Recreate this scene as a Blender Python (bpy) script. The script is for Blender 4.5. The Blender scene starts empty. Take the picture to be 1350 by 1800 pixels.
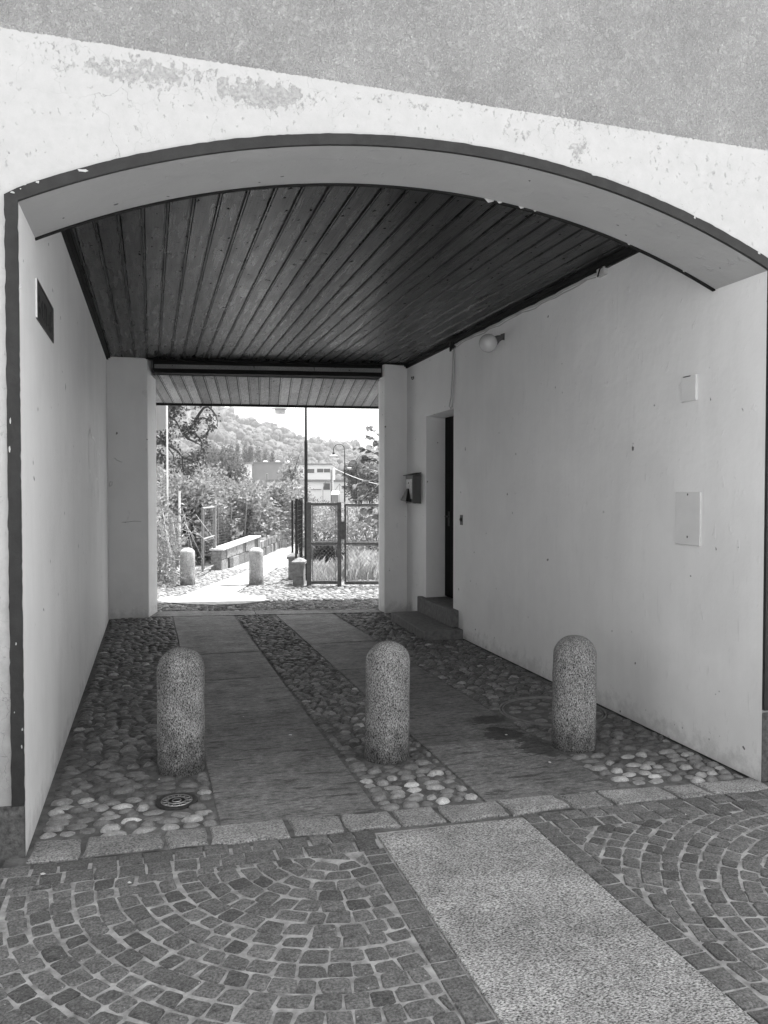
import bpy, math, random
from mathutils import Vector, Matrix, noise as mnoise
random.seed(7)
PI = math.pi
scene = bpy.context.scene
COL = scene.collection

# ------------------------------------------------------------------ camera
F, H = 1380.0, 1.6
YAW, PITCH = math.atan(410 / F), math.atan(35 / F)
CR = Matrix.Rotation(-YAW, 3, 'Z') @ Matrix.Rotation(PI / 2 - PITCH, 3, 'X')
CAM = Vector((0, 0, H))
cd = bpy.data.cameras.new('camera')
cd.sensor_fit = 'VERTICAL'; cd.sensor_height = 36; cd.sensor_width = 27
cd.lens = F / 1800 * 36; cd.clip_start = 0.05; cd.clip_end = 6000
cam = bpy.data.objects.new('camera', cd); COL.objects.link(cam)
cam.location = CAM; cam.rotation_euler = (PI / 2 - PITCH, 0, -YAW)
scene.camera = cam

def ray(px, py): return CR @ Vector(((px - 675) / F, (900 - py) / F, -1))
def G(px, py, z=0.0):
    v = ray(px, py); return CAM + v * ((z - H) / v.z)
def at(px, py, depth): return CAM + ray(px, py) * depth
def gd(px, depth):
    p = at(px, 865, depth); return Vector((p.x, p.y, 0))

# ------------------------------------------------------------------ mesh helpers
class MB:
    def __init__(s): s.v = []; s.f = []; s.t = []
    def face(s, idx, tone=None): s.f.append(idx); s.t.append(1.0 if tone is None else tone)
    def poly(s, pts, tone=None):
        b = len(s.v); s.v += [tuple(p) for p in pts]; s.face(tuple(range(b, b + len(pts))), tone)
    def box(s, x0, x1, y0, y1, z0, z1, tone=None, mat=None):
        c = [Vector((x, y, z)) for z in (z0, z1) for (x, y) in ((x0, y0), (x1, y0), (x1, y1), (x0, y1))]
        s.hexa(c, tone, mat)
    def hexa(s, c, tone=None, mat=None):
        b = len(s.v)
        s.v += [tuple(mat @ Vector(p)) if mat else tuple(p) for p in c]
        for q in ((3, 2, 1, 0), (4, 5, 6, 7), (0, 1, 5, 4), (1, 2, 6, 5), (2, 3, 7, 6), (3, 0, 4, 7)):
            s.face(tuple(b + i for i in q), tone)
    def prism(s, pts, z0, z1, tone=None):      # footprint ccw
        b = len(s.v); n = len(pts)
        s.v += [(p[0], p[1], z0) for p in pts] + [(p[0], p[1], z1) for p in pts]
        s.face(tuple(b + i for i in reversed(range(n))), tone); s.face(tuple(b + n + i for i in range(n)), tone)
        for i in range(n):
            j = (i + 1) % n; s.face((b + i, b + j, b + n + j, b + n + i), tone)
    def tube(s, pts, r, n=8, tone=None, cap=True):
        pts = [Vector(p) for p in pts]; rs = r if isinstance(r, (list, tuple)) else [r] * len(pts)
        b = len(s.v); up = None
        for i, p in enumerate(pts):
            d = (pts[min(i + 1, len(pts) - 1)] - pts[max(i - 1, 0)]).normalized()
            if up is None: up = Vector((0, 0, 1)) if abs(d.z) < .9 else Vector((1, 0, 0))
            a = d.cross(up).normalized(); c = a.cross(d).normalized(); up = c
            for k in range(n):
                w = 2 * PI * k / n
                s.v.append(tuple(p + (a * math.cos(w) + c * math.sin(w)) * rs[i]))
        for i in range(len(pts) - 1):
            for k in range(n):
                k2 = (k + 1) % n
                s.face((b + i * n + k2, b + i * n + k, b + (i + 1) * n + k, b + (i + 1) * n + k2), tone)
        if cap:
            s.face(tuple(b + k for k in range(n)), tone)
            s.face(tuple(b + (len(pts) - 1) * n + k for k in reversed(range(n))), tone)
    def lathe(s, prof, c=(0, 0, 0), n=32, tone=None):   # prof: (r,z) bottom->top
        b = len(s.v)
        for r, z in prof:
            for k in range(n):
                w = 2 * PI * k / n; s.v.append((c[0] + r * math.cos(w), c[1] + r * math.sin(w), c[2] + z))
        for i in range(len(prof) - 1):
            for k in range(n):
                k2 = (k + 1) % n
                s.face((b + i * n + k, b + i * n + k2, b + (i + 1) * n + k2, b + (i + 1) * n + k), tone)
        s.face(tuple(b + k for k in reversed(range(n))), tone)
        s.face(tuple(b + (len(prof) - 1) * n + k for k in range(n)), tone)
    def build(s, name, mat, parent=None, smooth=False, loc=None):
        me = bpy.data.meshes.new(name); me.from_pydata(s.v, [], s.f); me.update()
        at_ = me.attributes.new('tone', 'FLOAT', 'FACE'); at_.data.foreach_set('value', s.t)
        if smooth: me.polygons.foreach_set('use_smooth', [True] * len(me.polygons))
        me.materials.append(mat)
        o = bpy.data.objects.new(name, me); COL.objects.link(o)
        if parent: o.parent = parent
        if loc is not None: o.location = loc
        return o
def bevel(o, w, seg=2):
    m = o.modifiers.new('bevel', 'BEVEL'); m.width = w; m.segments = seg; m.limit_method = 'ANGLE'; m.angle_limit = math.radians(40)
    return o
def tag(o, label=None, cat=None, group=None, kind=None):
    if label: o['label'] = label
    if cat: o['category'] = cat
    if group: o['group'] = group
    if kind: o['kind'] = kind
    return o
def empty(name, loc=(0, 0, 0), label=None, cat=None, group=None, rz=0):
    o = bpy.data.objects.new(name, None); COL.objects.link(o); o.location = loc; o.rotation_euler.z = rz
    o.empty_display_size = .2
    return tag(o, label, cat, group)
def copy_tree(o, loc=None, label=None, parent=None):
    c = o.copy(); COL.objects.link(c)
    if parent: c.parent = parent
    if loc is not None: c.location = loc
    if label: c['label'] = label
    for ch in list(o.children): copy_tree(ch, parent=c)
    return c

# ------------------------------------------------------------------ materials
class NT:
    def __init__(s, name):
        s.m = bpy.data.materials.new(name); s.m.use_nodes = True
        s.t = s.m.node_tree; s.n = s.t.nodes; s.l = s.t.links
        s.b = s.n['Principled BSDF']; s.out = s.n['Material Output']
        s.tc = s.n.new('ShaderNodeTexCoord'); s.co = s.tc.outputs['Object']
    def set(s, inp, v):
        if hasattr(v, 'node'): s.l.new(v, inp)
        else: inp.default_value = v
    def math(s, op, a, b=0.0, clamp=False):
        n = s.n.new('ShaderNodeMath'); n.operation = op; n.use_clamp = clamp
        s.set(n.inputs[0], a); s.set(n.inputs[1], b); return n.outputs[0]
    def vec(s, stretch=(1, 1, 1), off=(0, 0, 0)):
        if stretch == (1, 1, 1) and off == (0, 0, 0): return s.co
        n = s.n.new('ShaderNodeMapping'); s.l.new(s.co, n.inputs['Vector'])
        n.inputs['Scale'].default_value = stretch; n.inputs['Location'].default_value = off
        return n.outputs[0]
    def noise(s, scale, detail=4, rough=.55, stretch=(1, 1, 1), off=(0, 0, 0)):
        n = s.n.new('ShaderNodeTexNoise'); s.l.new(s.vec(stretch, off), n.inputs['Vector'])
        n.inputs['Scale'].default_value = scale; n.inputs['Detail'].default_value = detail; n.inputs['Roughness'].default_value = rough
        return n.outputs[0]
    def voro(s, scale, feature='F1', stretch=(1, 1, 1)):
        n = s.n.new('ShaderNodeTexVoronoi'); s.l.new(s.vec(stretch), n.inputs['Vector']); n.feature = feature
        n.inputs['Scale'].default_value = scale; return n.outputs[0]
    def map(s, v, a, b, c=0.0, d=1.0):
        n = s.n.new('ShaderNodeMapRange'); s.set(n.inputs[0], v)
        for i, x in enumerate((a, b, c, d)): n.inputs[i + 1].default_value = x
        return n.outputs[0]
    def mixv(s, f, a, b):     # scalar mix
        n = s.n.new('ShaderNodeMix'); n.data_type = 'FLOAT'
        s.set(n.inputs[0], f); s.set(n.inputs[2], a); s.set(n.inputs[3], b); return n.outputs[0]
    def attr(s, name='tone'):
        n = s.n.new('ShaderNodeAttribute'); n.attribute_name = name; return n.outputs['Fac']
    def rnd(s):
        n = s.n.new('ShaderNodeObjectInfo'); return n.outputs['Random']
    def xyz(s):
        n = s.n.new('ShaderNodeSeparateXYZ'); s.l.new(s.co, n.inputs[0]); return n.outputs
    def bump(s, h, strength, dist=.01, prev=None):
        n = s.n.new('ShaderNodeBump'); n.inputs['Strength'].default_value = strength; n.inputs['Distance'].default_value = dist
        s.set(n.inputs['Height'], h)
        if prev: s.l.new(prev, n.inputs['Normal'])
        return n.outputs[0]
    def done(s, col, rough=.8, normal=None, spec=.3, metal=0.0):
        n = s.n.new('ShaderNodeCombineColor')
        for i in range(3): s.set(n.inputs[i], col)
        s.l.new(n.outputs[0], s.b.inputs['Base Color'])
        s.set(s.b.inputs['Roughness'], rough); s.b.inputs['Specular IOR Level'].default_value = spec; s.b.inputs['Metallic'].default_value = metal
        if normal: s.l.new(normal, s.b.inputs['Normal'])
        return s.m

def simple(name, v, rough=.7, mott=.12, scale=8, bump=0, bscale=60, metal=0, spec=.3, tone=False, stretch=(1, 1, 1)):
    k = NT(name)
    c = k.math('MULTIPLY', k.map(k.noise(scale, 6, .6, stretch), .3, .7, 1 - mott, 1 + mott), v)
    if tone: c = k.math('MULTIPLY', c, k.attr())
    nb = k.bump(k.noise(bscale, 4, .6, stretch), bump, .01) if bump else None
    return k.done(c, rough, nb, spec, metal)

def m_roughcast():
    k = NT('roughcast_render')
    a = k.map(k.noise(34, 5, .65, (1, 1, .85)), .42, .62, 0, 1)
    fl = k.map(k.noise(105, 3, .65, (1, 1, .8)), .5, .66, 0, 1)
    big = k.math('MULTIPLY', k.map(k.noise(2.4, 6, .65), .3, .7, .88, 1.12), k.map(k.noise(9, 5, .65, (1, 1, .8)), .3, .7, .95, 1.05))
    c = k.math('MULTIPLY', k.math('ADD', .268, k.math('ADD', k.math('MULTIPLY', a, .06), k.math('MULTIPLY', fl, .17))), big)
    nb = k.bump(fl, .7, .008); nb = k.bump(a, .6, .010, nb)
    return k.done(c, .95, nb, .1)
def m_band():
    k = NT('peeling_white_plaster')
    x, y, z = k.xyz()
    # distance to the places where the coat has come off
    tot = None
    for (cx, cz, sx, sz, w) in ((.0, 3.47, .42, .09, .19), (.50, 3.43, .30, .10, .24), (.62, 3.44, .14, .06, .2), (-.35, 3.5, .25, .07, .12),
                            (1.75, 3.40, .10, .10, .13), (2.1, 3.33, .08, .10, .14), (2.55, 3.36, .07, .1, .1), (2.95, 3.3, .5, .12, .05), (1.5, 3.47, 1.8, .05, .09)):
        dx = k.math('DIVIDE', k.math('SUBTRACT', x, cx), sx); dz = k.math('DIVIDE', k.math('SUBTRACT', z, cz), sz)
        d = k.math('ADD', k.math('MULTIPLY', dx, dx), k.math('MULTIPLY', dz, dz))
        g = k.math('MULTIPLY', k.math('SUBTRACT', 1.0, d, True), w)
        tot = g if tot is None else k.math('MAXIMUM', tot, g)
    n1 = k.noise(20, 9, .8, (1.2, 1, .9))
    n2 = k.noise(26, 7, .7, (1.2, 1, .8), (3, 1, 2))
    peel = k.map(k.math('ADD', n1, tot), .655, .67, 0, 1)
    spots = k.map(k.math('ADD', n2, k.math('MULTIPLY', tot, .28)), .625, .645, 0, .75)
    m = k.math('MAXIMUM', peel, spots)
    cr = k.n.new('ShaderNodeTexVoronoi'); cr.feature = 'DISTANCE_TO_EDGE'; cr.inputs['Scale'].default_value = 4.5
    wn = k.n.new('ShaderNodeTexNoise'); wn.inputs['Scale'].default_value = 5; wn.inputs['Detail'].default_value = 5
    k.l.new(k.co, wn.inputs['Vector'])
    va = k.n.new('ShaderNodeVectorMath'); va.operation = 'MULTIPLY_ADD'
    k.l.new(wn.outputs['Color'], va.inputs[0]); va.inputs[1].default_value = (.35,) * 3; k.l.new(k.co, va.inputs[2])
    k.l.new(va.outputs[0], cr.inputs['Vector'])
    crack = k.math('MULTIPLY', k.map(cr.outputs[0], 0, .006, 1, 0), k.map(k.noise(2.2, 3), .5, .62, 0, .4))
    base = k.math('MULTIPLY', .475, k.map(k.noise(14, 7, .7), .3, .7, .93, 1.04))
    low = k.map(k.math('ADD', z, k.map(k.noise(7, 6, .7), .3, .7, -.5, .5)), .2, 1.3, .72, 1.0)   # splash-stained foot
    base = k.math('MULTIPLY', base, low)
    c = k.mixv(m, base, k.math('MULTIPLY', .345, k.map(k.noise(60, 4), .3, .7, .75, 1.25)))
    c = k.math('MULTIPLY', c, k.math('SUBTRACT', 1.0, crack))
    nb = k.bump(k.math('SUBTRACT', 1.0, m), .6, .004); nb = k.bump(k.noise(30, 6, .65), .25, .004, nb)
    return k.done(c, .9, nb, .15)
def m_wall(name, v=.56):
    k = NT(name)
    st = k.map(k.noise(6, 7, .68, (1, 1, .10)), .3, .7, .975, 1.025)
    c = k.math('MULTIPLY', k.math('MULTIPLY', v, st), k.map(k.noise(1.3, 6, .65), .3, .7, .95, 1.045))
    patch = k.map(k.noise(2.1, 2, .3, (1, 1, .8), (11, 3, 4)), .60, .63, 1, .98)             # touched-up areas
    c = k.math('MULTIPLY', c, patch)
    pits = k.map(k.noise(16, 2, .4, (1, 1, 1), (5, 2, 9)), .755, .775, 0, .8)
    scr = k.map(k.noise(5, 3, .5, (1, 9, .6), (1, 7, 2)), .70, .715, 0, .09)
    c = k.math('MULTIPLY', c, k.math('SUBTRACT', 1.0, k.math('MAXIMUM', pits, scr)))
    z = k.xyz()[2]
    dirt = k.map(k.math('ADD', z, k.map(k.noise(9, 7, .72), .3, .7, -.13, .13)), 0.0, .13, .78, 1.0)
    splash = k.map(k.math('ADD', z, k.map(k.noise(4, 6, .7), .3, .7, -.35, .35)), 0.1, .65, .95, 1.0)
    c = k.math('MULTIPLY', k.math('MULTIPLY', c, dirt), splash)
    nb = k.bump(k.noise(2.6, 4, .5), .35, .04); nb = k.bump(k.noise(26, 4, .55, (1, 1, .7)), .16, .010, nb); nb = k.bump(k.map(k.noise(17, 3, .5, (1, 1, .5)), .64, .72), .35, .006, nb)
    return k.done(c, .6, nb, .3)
def m_wood(name, v, rough=.42, spec=.5):
    k = NT(name)
    g = k.map(k.noise(3, 6, .6, (30, .7, 30)), .3, .7, .72, 1.28)
    fl = k.map(k.noise(3.4, 4, .6, (4.5, 40, 1), (2, 0, 0)), .645, .68, 1, .15)      # short cross checks
    kn = k.map(k.noise(24, 2, .4, (1, .6, 1), (7, 7, 0)), .71, .75, 1, .3)
    bl = k.map(k.noise(1.1, 3, .5), .3, .7, .8, 1.2)
    c = k.math('MULTIPLY', k.math('MULTIPLY', k.math('MULTIPLY', v, g), k.math('MULTIPLY', fl, kn)), k.math('MULTIPLY', bl, k.attr()))
    nb = k.bump(k.noise(3, 5, .6, (40, .8, 40)), .3, .004); nb = k.bump(k.math('MULTIPLY', fl, kn), .8, .01, nb)
    k.done(c, k.math('ADD', k.map(k.noise(4, 3, .5, (5, .5, 5)), .3, .7, rough - .02, rough + .12), k.math('MULTIPLY', k.math('SUBTRACT', 1.0, k.math('MULTIPLY', fl, kn)), .6)), nb, spec)
    k.l.new(k.math('MULTIPLY', k.math('MULTIPLY', fl, kn), k.math('MULTIPLY', spec, g)), k.b.inputs['Specular IOR Level'])
    k.l.new(k.map(k.math('MULTIPLY', k.math('MULTIPLY', fl, kn), k.map(k.attr(), .6, 1.5, .8, 1.1)), .12, 1, 1.02, 1.42), k.b.inputs['IOR'])
    return k.m
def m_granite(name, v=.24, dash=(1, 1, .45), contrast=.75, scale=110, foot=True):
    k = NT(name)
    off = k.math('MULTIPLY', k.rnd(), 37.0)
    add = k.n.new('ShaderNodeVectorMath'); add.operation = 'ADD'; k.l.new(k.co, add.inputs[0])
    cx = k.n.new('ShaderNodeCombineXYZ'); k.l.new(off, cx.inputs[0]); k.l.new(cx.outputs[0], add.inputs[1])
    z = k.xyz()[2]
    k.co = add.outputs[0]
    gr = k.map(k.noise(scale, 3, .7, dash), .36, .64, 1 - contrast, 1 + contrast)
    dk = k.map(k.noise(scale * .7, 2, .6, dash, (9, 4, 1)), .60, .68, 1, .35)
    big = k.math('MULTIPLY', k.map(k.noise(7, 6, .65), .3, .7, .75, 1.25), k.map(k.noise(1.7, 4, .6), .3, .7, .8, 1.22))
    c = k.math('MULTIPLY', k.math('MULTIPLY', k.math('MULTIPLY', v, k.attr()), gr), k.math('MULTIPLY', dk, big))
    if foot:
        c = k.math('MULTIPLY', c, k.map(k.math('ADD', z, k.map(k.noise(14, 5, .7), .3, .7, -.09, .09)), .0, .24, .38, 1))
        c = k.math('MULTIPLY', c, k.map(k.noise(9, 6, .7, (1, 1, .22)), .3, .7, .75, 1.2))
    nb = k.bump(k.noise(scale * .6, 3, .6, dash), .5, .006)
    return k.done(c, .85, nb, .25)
def m_slab():
    k = NT('passage_stone_slab')
    x, y, z = k.xyz()
    gr = k.map(k.noise(34, 8, .78, (.6, 1.25, 1)), .34, .66, .35, 1.65)
    vein = k.map(k.noise(9, 8, .75, (.4, 2.2, 1), (4, 4, 0)), .55, .58, 1, .42)
    big = k.math('MULTIPLY', k.map(k.noise(1.4, 6, .65), .3, .7, .72, 1.28), k.map(k.noise(6, 6, .7), .3, .7, .78, 1.22))
    sp = k.map(k.noise(160, 2, .6), .35, .65, .75, 1.25)
    c = k.math('MULTIPLY', k.math('MULTIPLY', k.math('MULTIPLY', .13, gr), k.math('MULTIPLY', vein, big)), k.math('MULTIPLY', sp, k.attr()))
    # dark wet stain beside the right bollard
    def st(cx, cy, sx, sy):
        dx = k.math('DIVIDE', k.math('SUBTRACT', x, cx), sx); dy = k.math('DIVIDE', k.math('SUBTRACT', y, cy), sy)
        return k.math('ADD', k.math('MULTIPLY', dx, dx), k.math('MULTIPLY', dy, dy))
    d = k.math('MINIMUM', k.math('MINIMUM', st(2.34, 4.42, .15, .20), st(2.22, 4.72, .13, .16)), st(2.27, 5.05, .16, .08))
    stain = k.map(k.math('ADD', d, k.map(k.noise(11, 7, .75), .3, .7, -.9, .9)), .75, 1.15, .34, 1)
    c = k.math('MULTIPLY', c, stain)
    nb = k.bump(k.noise(24, 8, .75, (.5, 1.4, 1)), .9, .012); nb = k.bump(vein, .4, .006, nb)
    return k.done(c, k.map(k.noise(5, 4), .3, .7, .55, .8), nb, .4)
def m_cobble(name, v, spec=.45, rough=.45):
    k = NT(name)
    a = k.map(k.noise(34, 7, .75), .3, .7, .55, 1.45)
    b = k.map(k.noise(150, 3, .6), .3, .7, .75, 1.25)
    c = k.math('MULTIPLY', k.math('MULTIPLY', v, k.math('MULTIPLY', a, b)), k.attr())
    nb = k.bump(k.noise(45, 6, .7), .6, .010)
    return k.done(c, k.map(k.noise(25, 4), .3, .7, rough - .1, rough + .2), nb, spec)
def m_sett():
    k = NT('porphyry_sett')
    a = k.map(k.noise(28, 8, .78, (.7, 1, 1)), .3, .7, .55, 1.45)
    b = k.map(k.noise(110, 4, .7), .36, .64, .5, 1.5)
    w = k.map(k.noise(75, 2, .5, (1, 1, 1), (3, 3, 3)), .72, .75, 0, .25)
    c = k.math('ADD', k.math('MULTIPLY', k.math('MULTIPLY', .128, k.math('MULTIPLY', a, b)), k.attr()), w)
    nb = k.bump(k.noise(34, 8, .75), .9, .014)
    return k.done(c, .75, nb, .3)
def m_leaf(name, v, trans=.45):
    k = NT(name)
    c = k.math('MULTIPLY', v, k.attr())
    k.done(c, .5, None, .35)
    tr = k.n.new('ShaderNodeBsdfTranslucent'); mx = k.n.new('ShaderNodeMixShader'); mx.inputs[0].default_value = trans
    cc = k.n.new('ShaderNodeCombineColor')
    for i in range(3): k.l.new(c, cc.inputs[i])
    k.l.new(cc.outputs[0], tr.inputs['Color'])
    k.l.new(k.b.outputs[0], mx.inputs[1]); k.l.new(tr.outputs[0], mx.inputs[2]); k.l.new(mx.outputs[0], k.out.inputs[0])
    return k.m
def m_stonewall():
    k = NT('rough_block_stone')
    br = k.n.new('ShaderNodeTexBrick'); k.l.new(k.co, br.inputs['Vector'])
    return k

MAT = dict(
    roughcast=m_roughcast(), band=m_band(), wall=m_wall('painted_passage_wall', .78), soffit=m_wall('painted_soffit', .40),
    trim=simple('dark_trim_paint', .026, .6, .25, 14, .3, 40), plinth=simple('dark_plinth_stone', .10, .9, .5, 40, .8, 50),
    wood=m_wood('dark_varnished_planks', .012, .24, .36), eavewood=m_wood('eave_planks', .26, .6, .3), beamboard=m_wood('beam_face_board', .22, .5, .4), darkwood=simple('dark_stained_timber', .008, .85, .3, 12, .3, 50, stretch=(1, 8, 8)),
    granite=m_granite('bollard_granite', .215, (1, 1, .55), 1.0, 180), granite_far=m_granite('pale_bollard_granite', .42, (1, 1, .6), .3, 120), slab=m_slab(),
    street_slab=m_granite('street_granite_slab', .245, (.62, 1.15, 1), .88, 165, False),
    kerb=m_granite('kerb_granite', .20, (.8, 1, 1), .55, 130, False),
    cobble=m_cobble('passage_cobble', .115), cobble_out=m_cobble('yard_cobble', .21, .3, .7),
    mortar=simple('cobble_mortar', .105, .95, .5, 12, .8, 90), joint=simple('pale_sand_joint', .30, .95, .5, 16, .7, 140),
    sett=m_sett(), iron=simple('cast_iron', .05, .55, .35, 30, .4, 120, .5), step=simple('dark_step_stone', .14, .85, .3, 20, .5, 80),
    door=simple('black_door', .006, .7, .2, 6, spec=.1), steel=simple('dull_steel', .35, .4, .1, 10, 0, 60, .8),
    mailbox=simple('grey_mailbox_metal', .10, .45, .1, 10, 0, 60, .3), paper=simple('printed_paper', .5, .7, .3, 25), black=simple('black_plastic', .015, .5, .1),
    globe=simple('opal_globe', .5, .15, .05, 4, 0, 60, 0, .5), cable=simple('pale_cable', .45, .6, .1), plate=simple('painted_cover_plate', .68, .55, .05, 6, .15, 40),
    plaque=simple('dark_bronze_plaque', .045, .45, .2, 20, .2, 50, .3), plaque_edge=simple('pale_plaque_edge', .75, .5, .1), letter=simple('black_letter', .008, .5, .05),
    scratch=simple('pale_scratch', .97, .9, .02, spec=.0), slot=simple('dark_gap', .015, .9, .2),
    path=simple('pale_path_slab', .38, .85, .2, 9, .4, 50, tone=True), bed=simple('pale_gravel_bed', .30, .95, .35, 22, .7, 70), ground=simple('earth_ground', .14, .95, .4, .6, .5, 6),
    pole=simple('dark_pole_paint', .02, .5, .2), gate=simple('grey_gate_paint', .10, .6, .3, 20, .2, 60), galv=simple('galvanised_post', .24, .5, .2, 20, 0, 60, .3),
    wire=simple('wire', .05, .6, .2), white=simple('white_paint', .72, .7, .06), concrete=simple('weathered_concrete', .2, .9, .35, 14, .6, 60),
    blockstone=simple('rough_wall_stone', .2, .95, .45, 22, .9, 30, tone=True), coping=simple('pale_coping', .5, .9, .2, 18, .4, 60),
    bark=simple('bark', .05, .9, .4, 18, .9, 40), leaf=m_leaf('garden_leaf', .27, .35), leaf_dark=m_leaf('tree_leaf', .08, .35), grass=m_leaf('grass_blade', .42, .5), leaf_big=m_leaf('large_leaf', .24, .4),
    leaf_far=m_leaf('distant_leaf', .13), canopy=simple('hill_canopy', .085, .95, .6, .8, 1.0, 1.2, tone=True), hill=simple('hill_ground', .08, .95, .3, .05),
    bwhite=simple('white_render', .70, .85, .05), bgrey=simple('grey_cladding', .25, .8, .1, .4), glass=simple('dark_window_glass', .05, .12, .1, 1, 0, 60, 0, .6),
    roofing=simple('roof_sheet', .2, .85, .2, 3, .3, 20), tile=simple('roof_tiles', .18, .85, .3, 6, .5, 20), shed=simple('dark_shed_boards', .03, .8, .3, 8),
    square=simple('pale_bounce_paving', .5, .9, .15, 3, .3, 30), dirt=simple('debris', .6, .9, .2))

# ------------------------------------------------------------------ world + sun
SUN = Vector((.72, .42, 0)).normalized(); EL = math.radians(70)
sd = Vector((SUN.x * math.cos(EL), SUN.y * math.cos(EL), math.sin(EL)))
w = bpy.data.worlds.new('World'); scene.world = w; w.use_nodes = True
wn, wl = w.node_tree.nodes, w.node_tree.links
sky = wn.new('ShaderNodeTexSky'); sky.sky_type = 'NISHITA'; sky.sun_disc = False
sky.sun_elevation = EL; sky.sun_rotation = math.atan2(SUN.x, SUN.y); sky.dust_density = 3.0; sky.air_density = 1.3
bw = wn.new('ShaderNodeRGBToBW'); wl.new(sky.outputs[0], bw.inputs[0]); wl.new(bw.outputs[0], wn['Background'].inputs['Color'])
wn['Background'].inputs['Strength'].default_value = .15
ld = bpy.data.lights.new('sun', 'SUN'); ld.energy = 3.2; ld.angle = math.radians(.6); ld.color = (1, 1, 1)
lo = bpy.data.objects.new('sun', ld); COL.objects.link(lo); lo.rotation_euler = sd.to_track_quat('Z', 'Y').to_euler()
scene.view_settings.view_transform = 'Standard'; scene.view_settings.look = 'None'; scene.view_settings.gamma = 1
scene.view_settings.exposure = 1.85

# ------------------------------------------------------------------ the archway building
XL0, XL1, XR0, XR1 = -.54, -.515, 3.223, 3.293      # side walls: x at the front / at the back
YF0, YF1 = 3.731, 3.528
def yf(x): return YF0 + (YF1 - YF0) * (x - XL0) / (XR0 - XL0)
def xl(y): return XL0 + (XL1 - XL0) * (y - 3.73) / 6.76
def xr(y): return XR0 + (XR1 - XR0) * (y - 3.53) / 6.47
CX, CZ, R = 1.290, -1.108, 4.363
def arc(x): return CZ + math.sqrt(max(R * R - (x - CX) ** 2, 0))
def bandz(x): return 3.564 - .0364 * x
CEIL = 3.30; TOP = 13.0; WX0, WX1 = -6.5, 9.5
B = empty('archway_building', (1.34, 3.63, 0), 'plastered building pierced by a wide segmental archway with a plank ceiling', 'building')
def part(mb, name, mat, parent=B, smooth=False, label=None):
    o = mb.build(name, mat, parent, smooth); o.matrix_parent_inverse = Matrix.Translation(-Vector((1.34, 3.63, 0))) if parent is B else Matrix()
    if label: o['label'] = label
    return o

N = 90
xs = [XL0 + (XR0 - XL0) * i / N for i in range(N + 1)]
# plaster band: below the ragged colour line
mb = MB()
def strip(mb, x0, x1, zlo, zhi, n, off=0.0, jag=0.0):
    for i in range(n):
        a, b = x0 + (x1 - x0) * i / n, x0 + (x1 - x0) * (i + 1) / n
        jf = lambda t: jag * (.35 * mnoise.noise((t * 9, 3, 0)) + .5 * mnoise.noise((t * 60, 1, 0)) + .5 * mnoise.noise((t * 190, 5, 0)))
        ja, jb = jf(a), jf(b)
        mb.poly([(a, yf(a) + off, zlo(a)), (b, yf(b) + off, zlo(b)), (b, yf(b) + off, zhi(b) + jb), (a, yf(a) + off, zhi(a) + ja)])
strip(mb, XL0, XR0, arc, bandz, 900, 0, .012)
strip(mb, -1.6, XL0, lambda x: .215, bandz, 90, 0, .012); strip(mb, XR0, 4.3, lambda x: .38, bandz, 90, 0, .012)
strip(mb, WX0, -1.6, lambda x: .215, bandz, 60, 0, .012); strip(mb, 4.3, WX1, lambda x: .38, bandz, 60, 0, .012)
part(mb, 'plaster_band', MAT['band'], label='white painted plaster band peeling above the arch')
mb = MB()
strip(mb, WX0, WX1, lambda x: bandz(x) - .08, lambda x: TOP, 40, .003)
part(mb, 'upper_wall', MAT['roughcast'], label='grey roughcast wall above the white band')
mb = MB()
mb.hexa([(WX0, yf(WX0) - .012, -.05), (XL0 - .002, yf(XL0) - .012, -.05), (XL0 - .002, yf(XL0) + .1, -.05), (WX0, yf(WX0) + .1, -.05),
         (WX0, yf(WX0) - .012, .225), (XL0 - .002, yf(XL0) - .012, .225), (XL0 - .002, yf(XL0) + .1, .225), (WX0, yf(WX0) + .1, .225)])
part(mb, 'plinth', MAT['plinth']); mb = MB()
mb.hexa([(XR0 + .05, yf(XR0) - .012, -.05), (WX1, yf(WX1) - .012, -.05), (WX1, yf(WX1) + .1, -.05), (XR0 + .05, yf(XR0) + .1, -.05),
         (XR0 + .05, yf(XR0) - .012, .39), (WX1, yf(WX1) - .012, .39), (WX1, yf(WX1) + .1, .39), (XR0 + .05, yf(XR0) + .1, .39)])
mb.poly([(XR0, yf(XR0) - .004, 0), (XR0 + .05, yf(XR0) - .004, 0), (XR0 + .05, yf(XR0) - .004, .385), (XR0, yf(XR0) - .004, .385)])
part(mb, 'plinth', MAT['plinth'])
# dark painted trim round the opening
def trim_paths():
    zs0, zs1 = arc(XL0), arc(XR0)
    pin, pout = [], []
    n = 120
    for i in range(n + 1):
        z = .226 + (zs0 - .226) * i / n
        j = .004 * mnoise.noise((z * 14, 0, 1)) + .003 * mnoise.noise((z * 45, 0, 1)); j2 = .004 * mnoise.noise((z * 14, 5, 1)) + .004 * mnoise.noise((z * 60, 8, 1))
        pin.append((XL0 + .001 - max(j2, 0), z)); pout.append((XL0 - .052 - j, z + (.022 if i == n else 0)))
    for i in range(1, 200):
        x = XL0 + (XR0 - XL0) * i / 200; a = math.atan2(arc(x) - CZ, x - CX)
        j = .003 * mnoise.noise((x * 14, 0, 1)) + .002 * mnoise.noise((x * 50, 0, 1))
        pin.append((x, arc(x))); rr = R + .05 + j
        pout.append((CX + rr * math.cos(a), CZ + rr * math.sin(a)))
    for i in range(n + 1):
        z = zs1 + (.4 - zs1) * i / n; j = .004 * mnoise.noise((z * 14, 9, 1))
        pin.append((XR0 - .001, z)); pout.append((XR0 + .052 + j, z + (.022 if i == 0 else 0)))
    return pin, pout
pin, pout = trim_paths()
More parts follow.
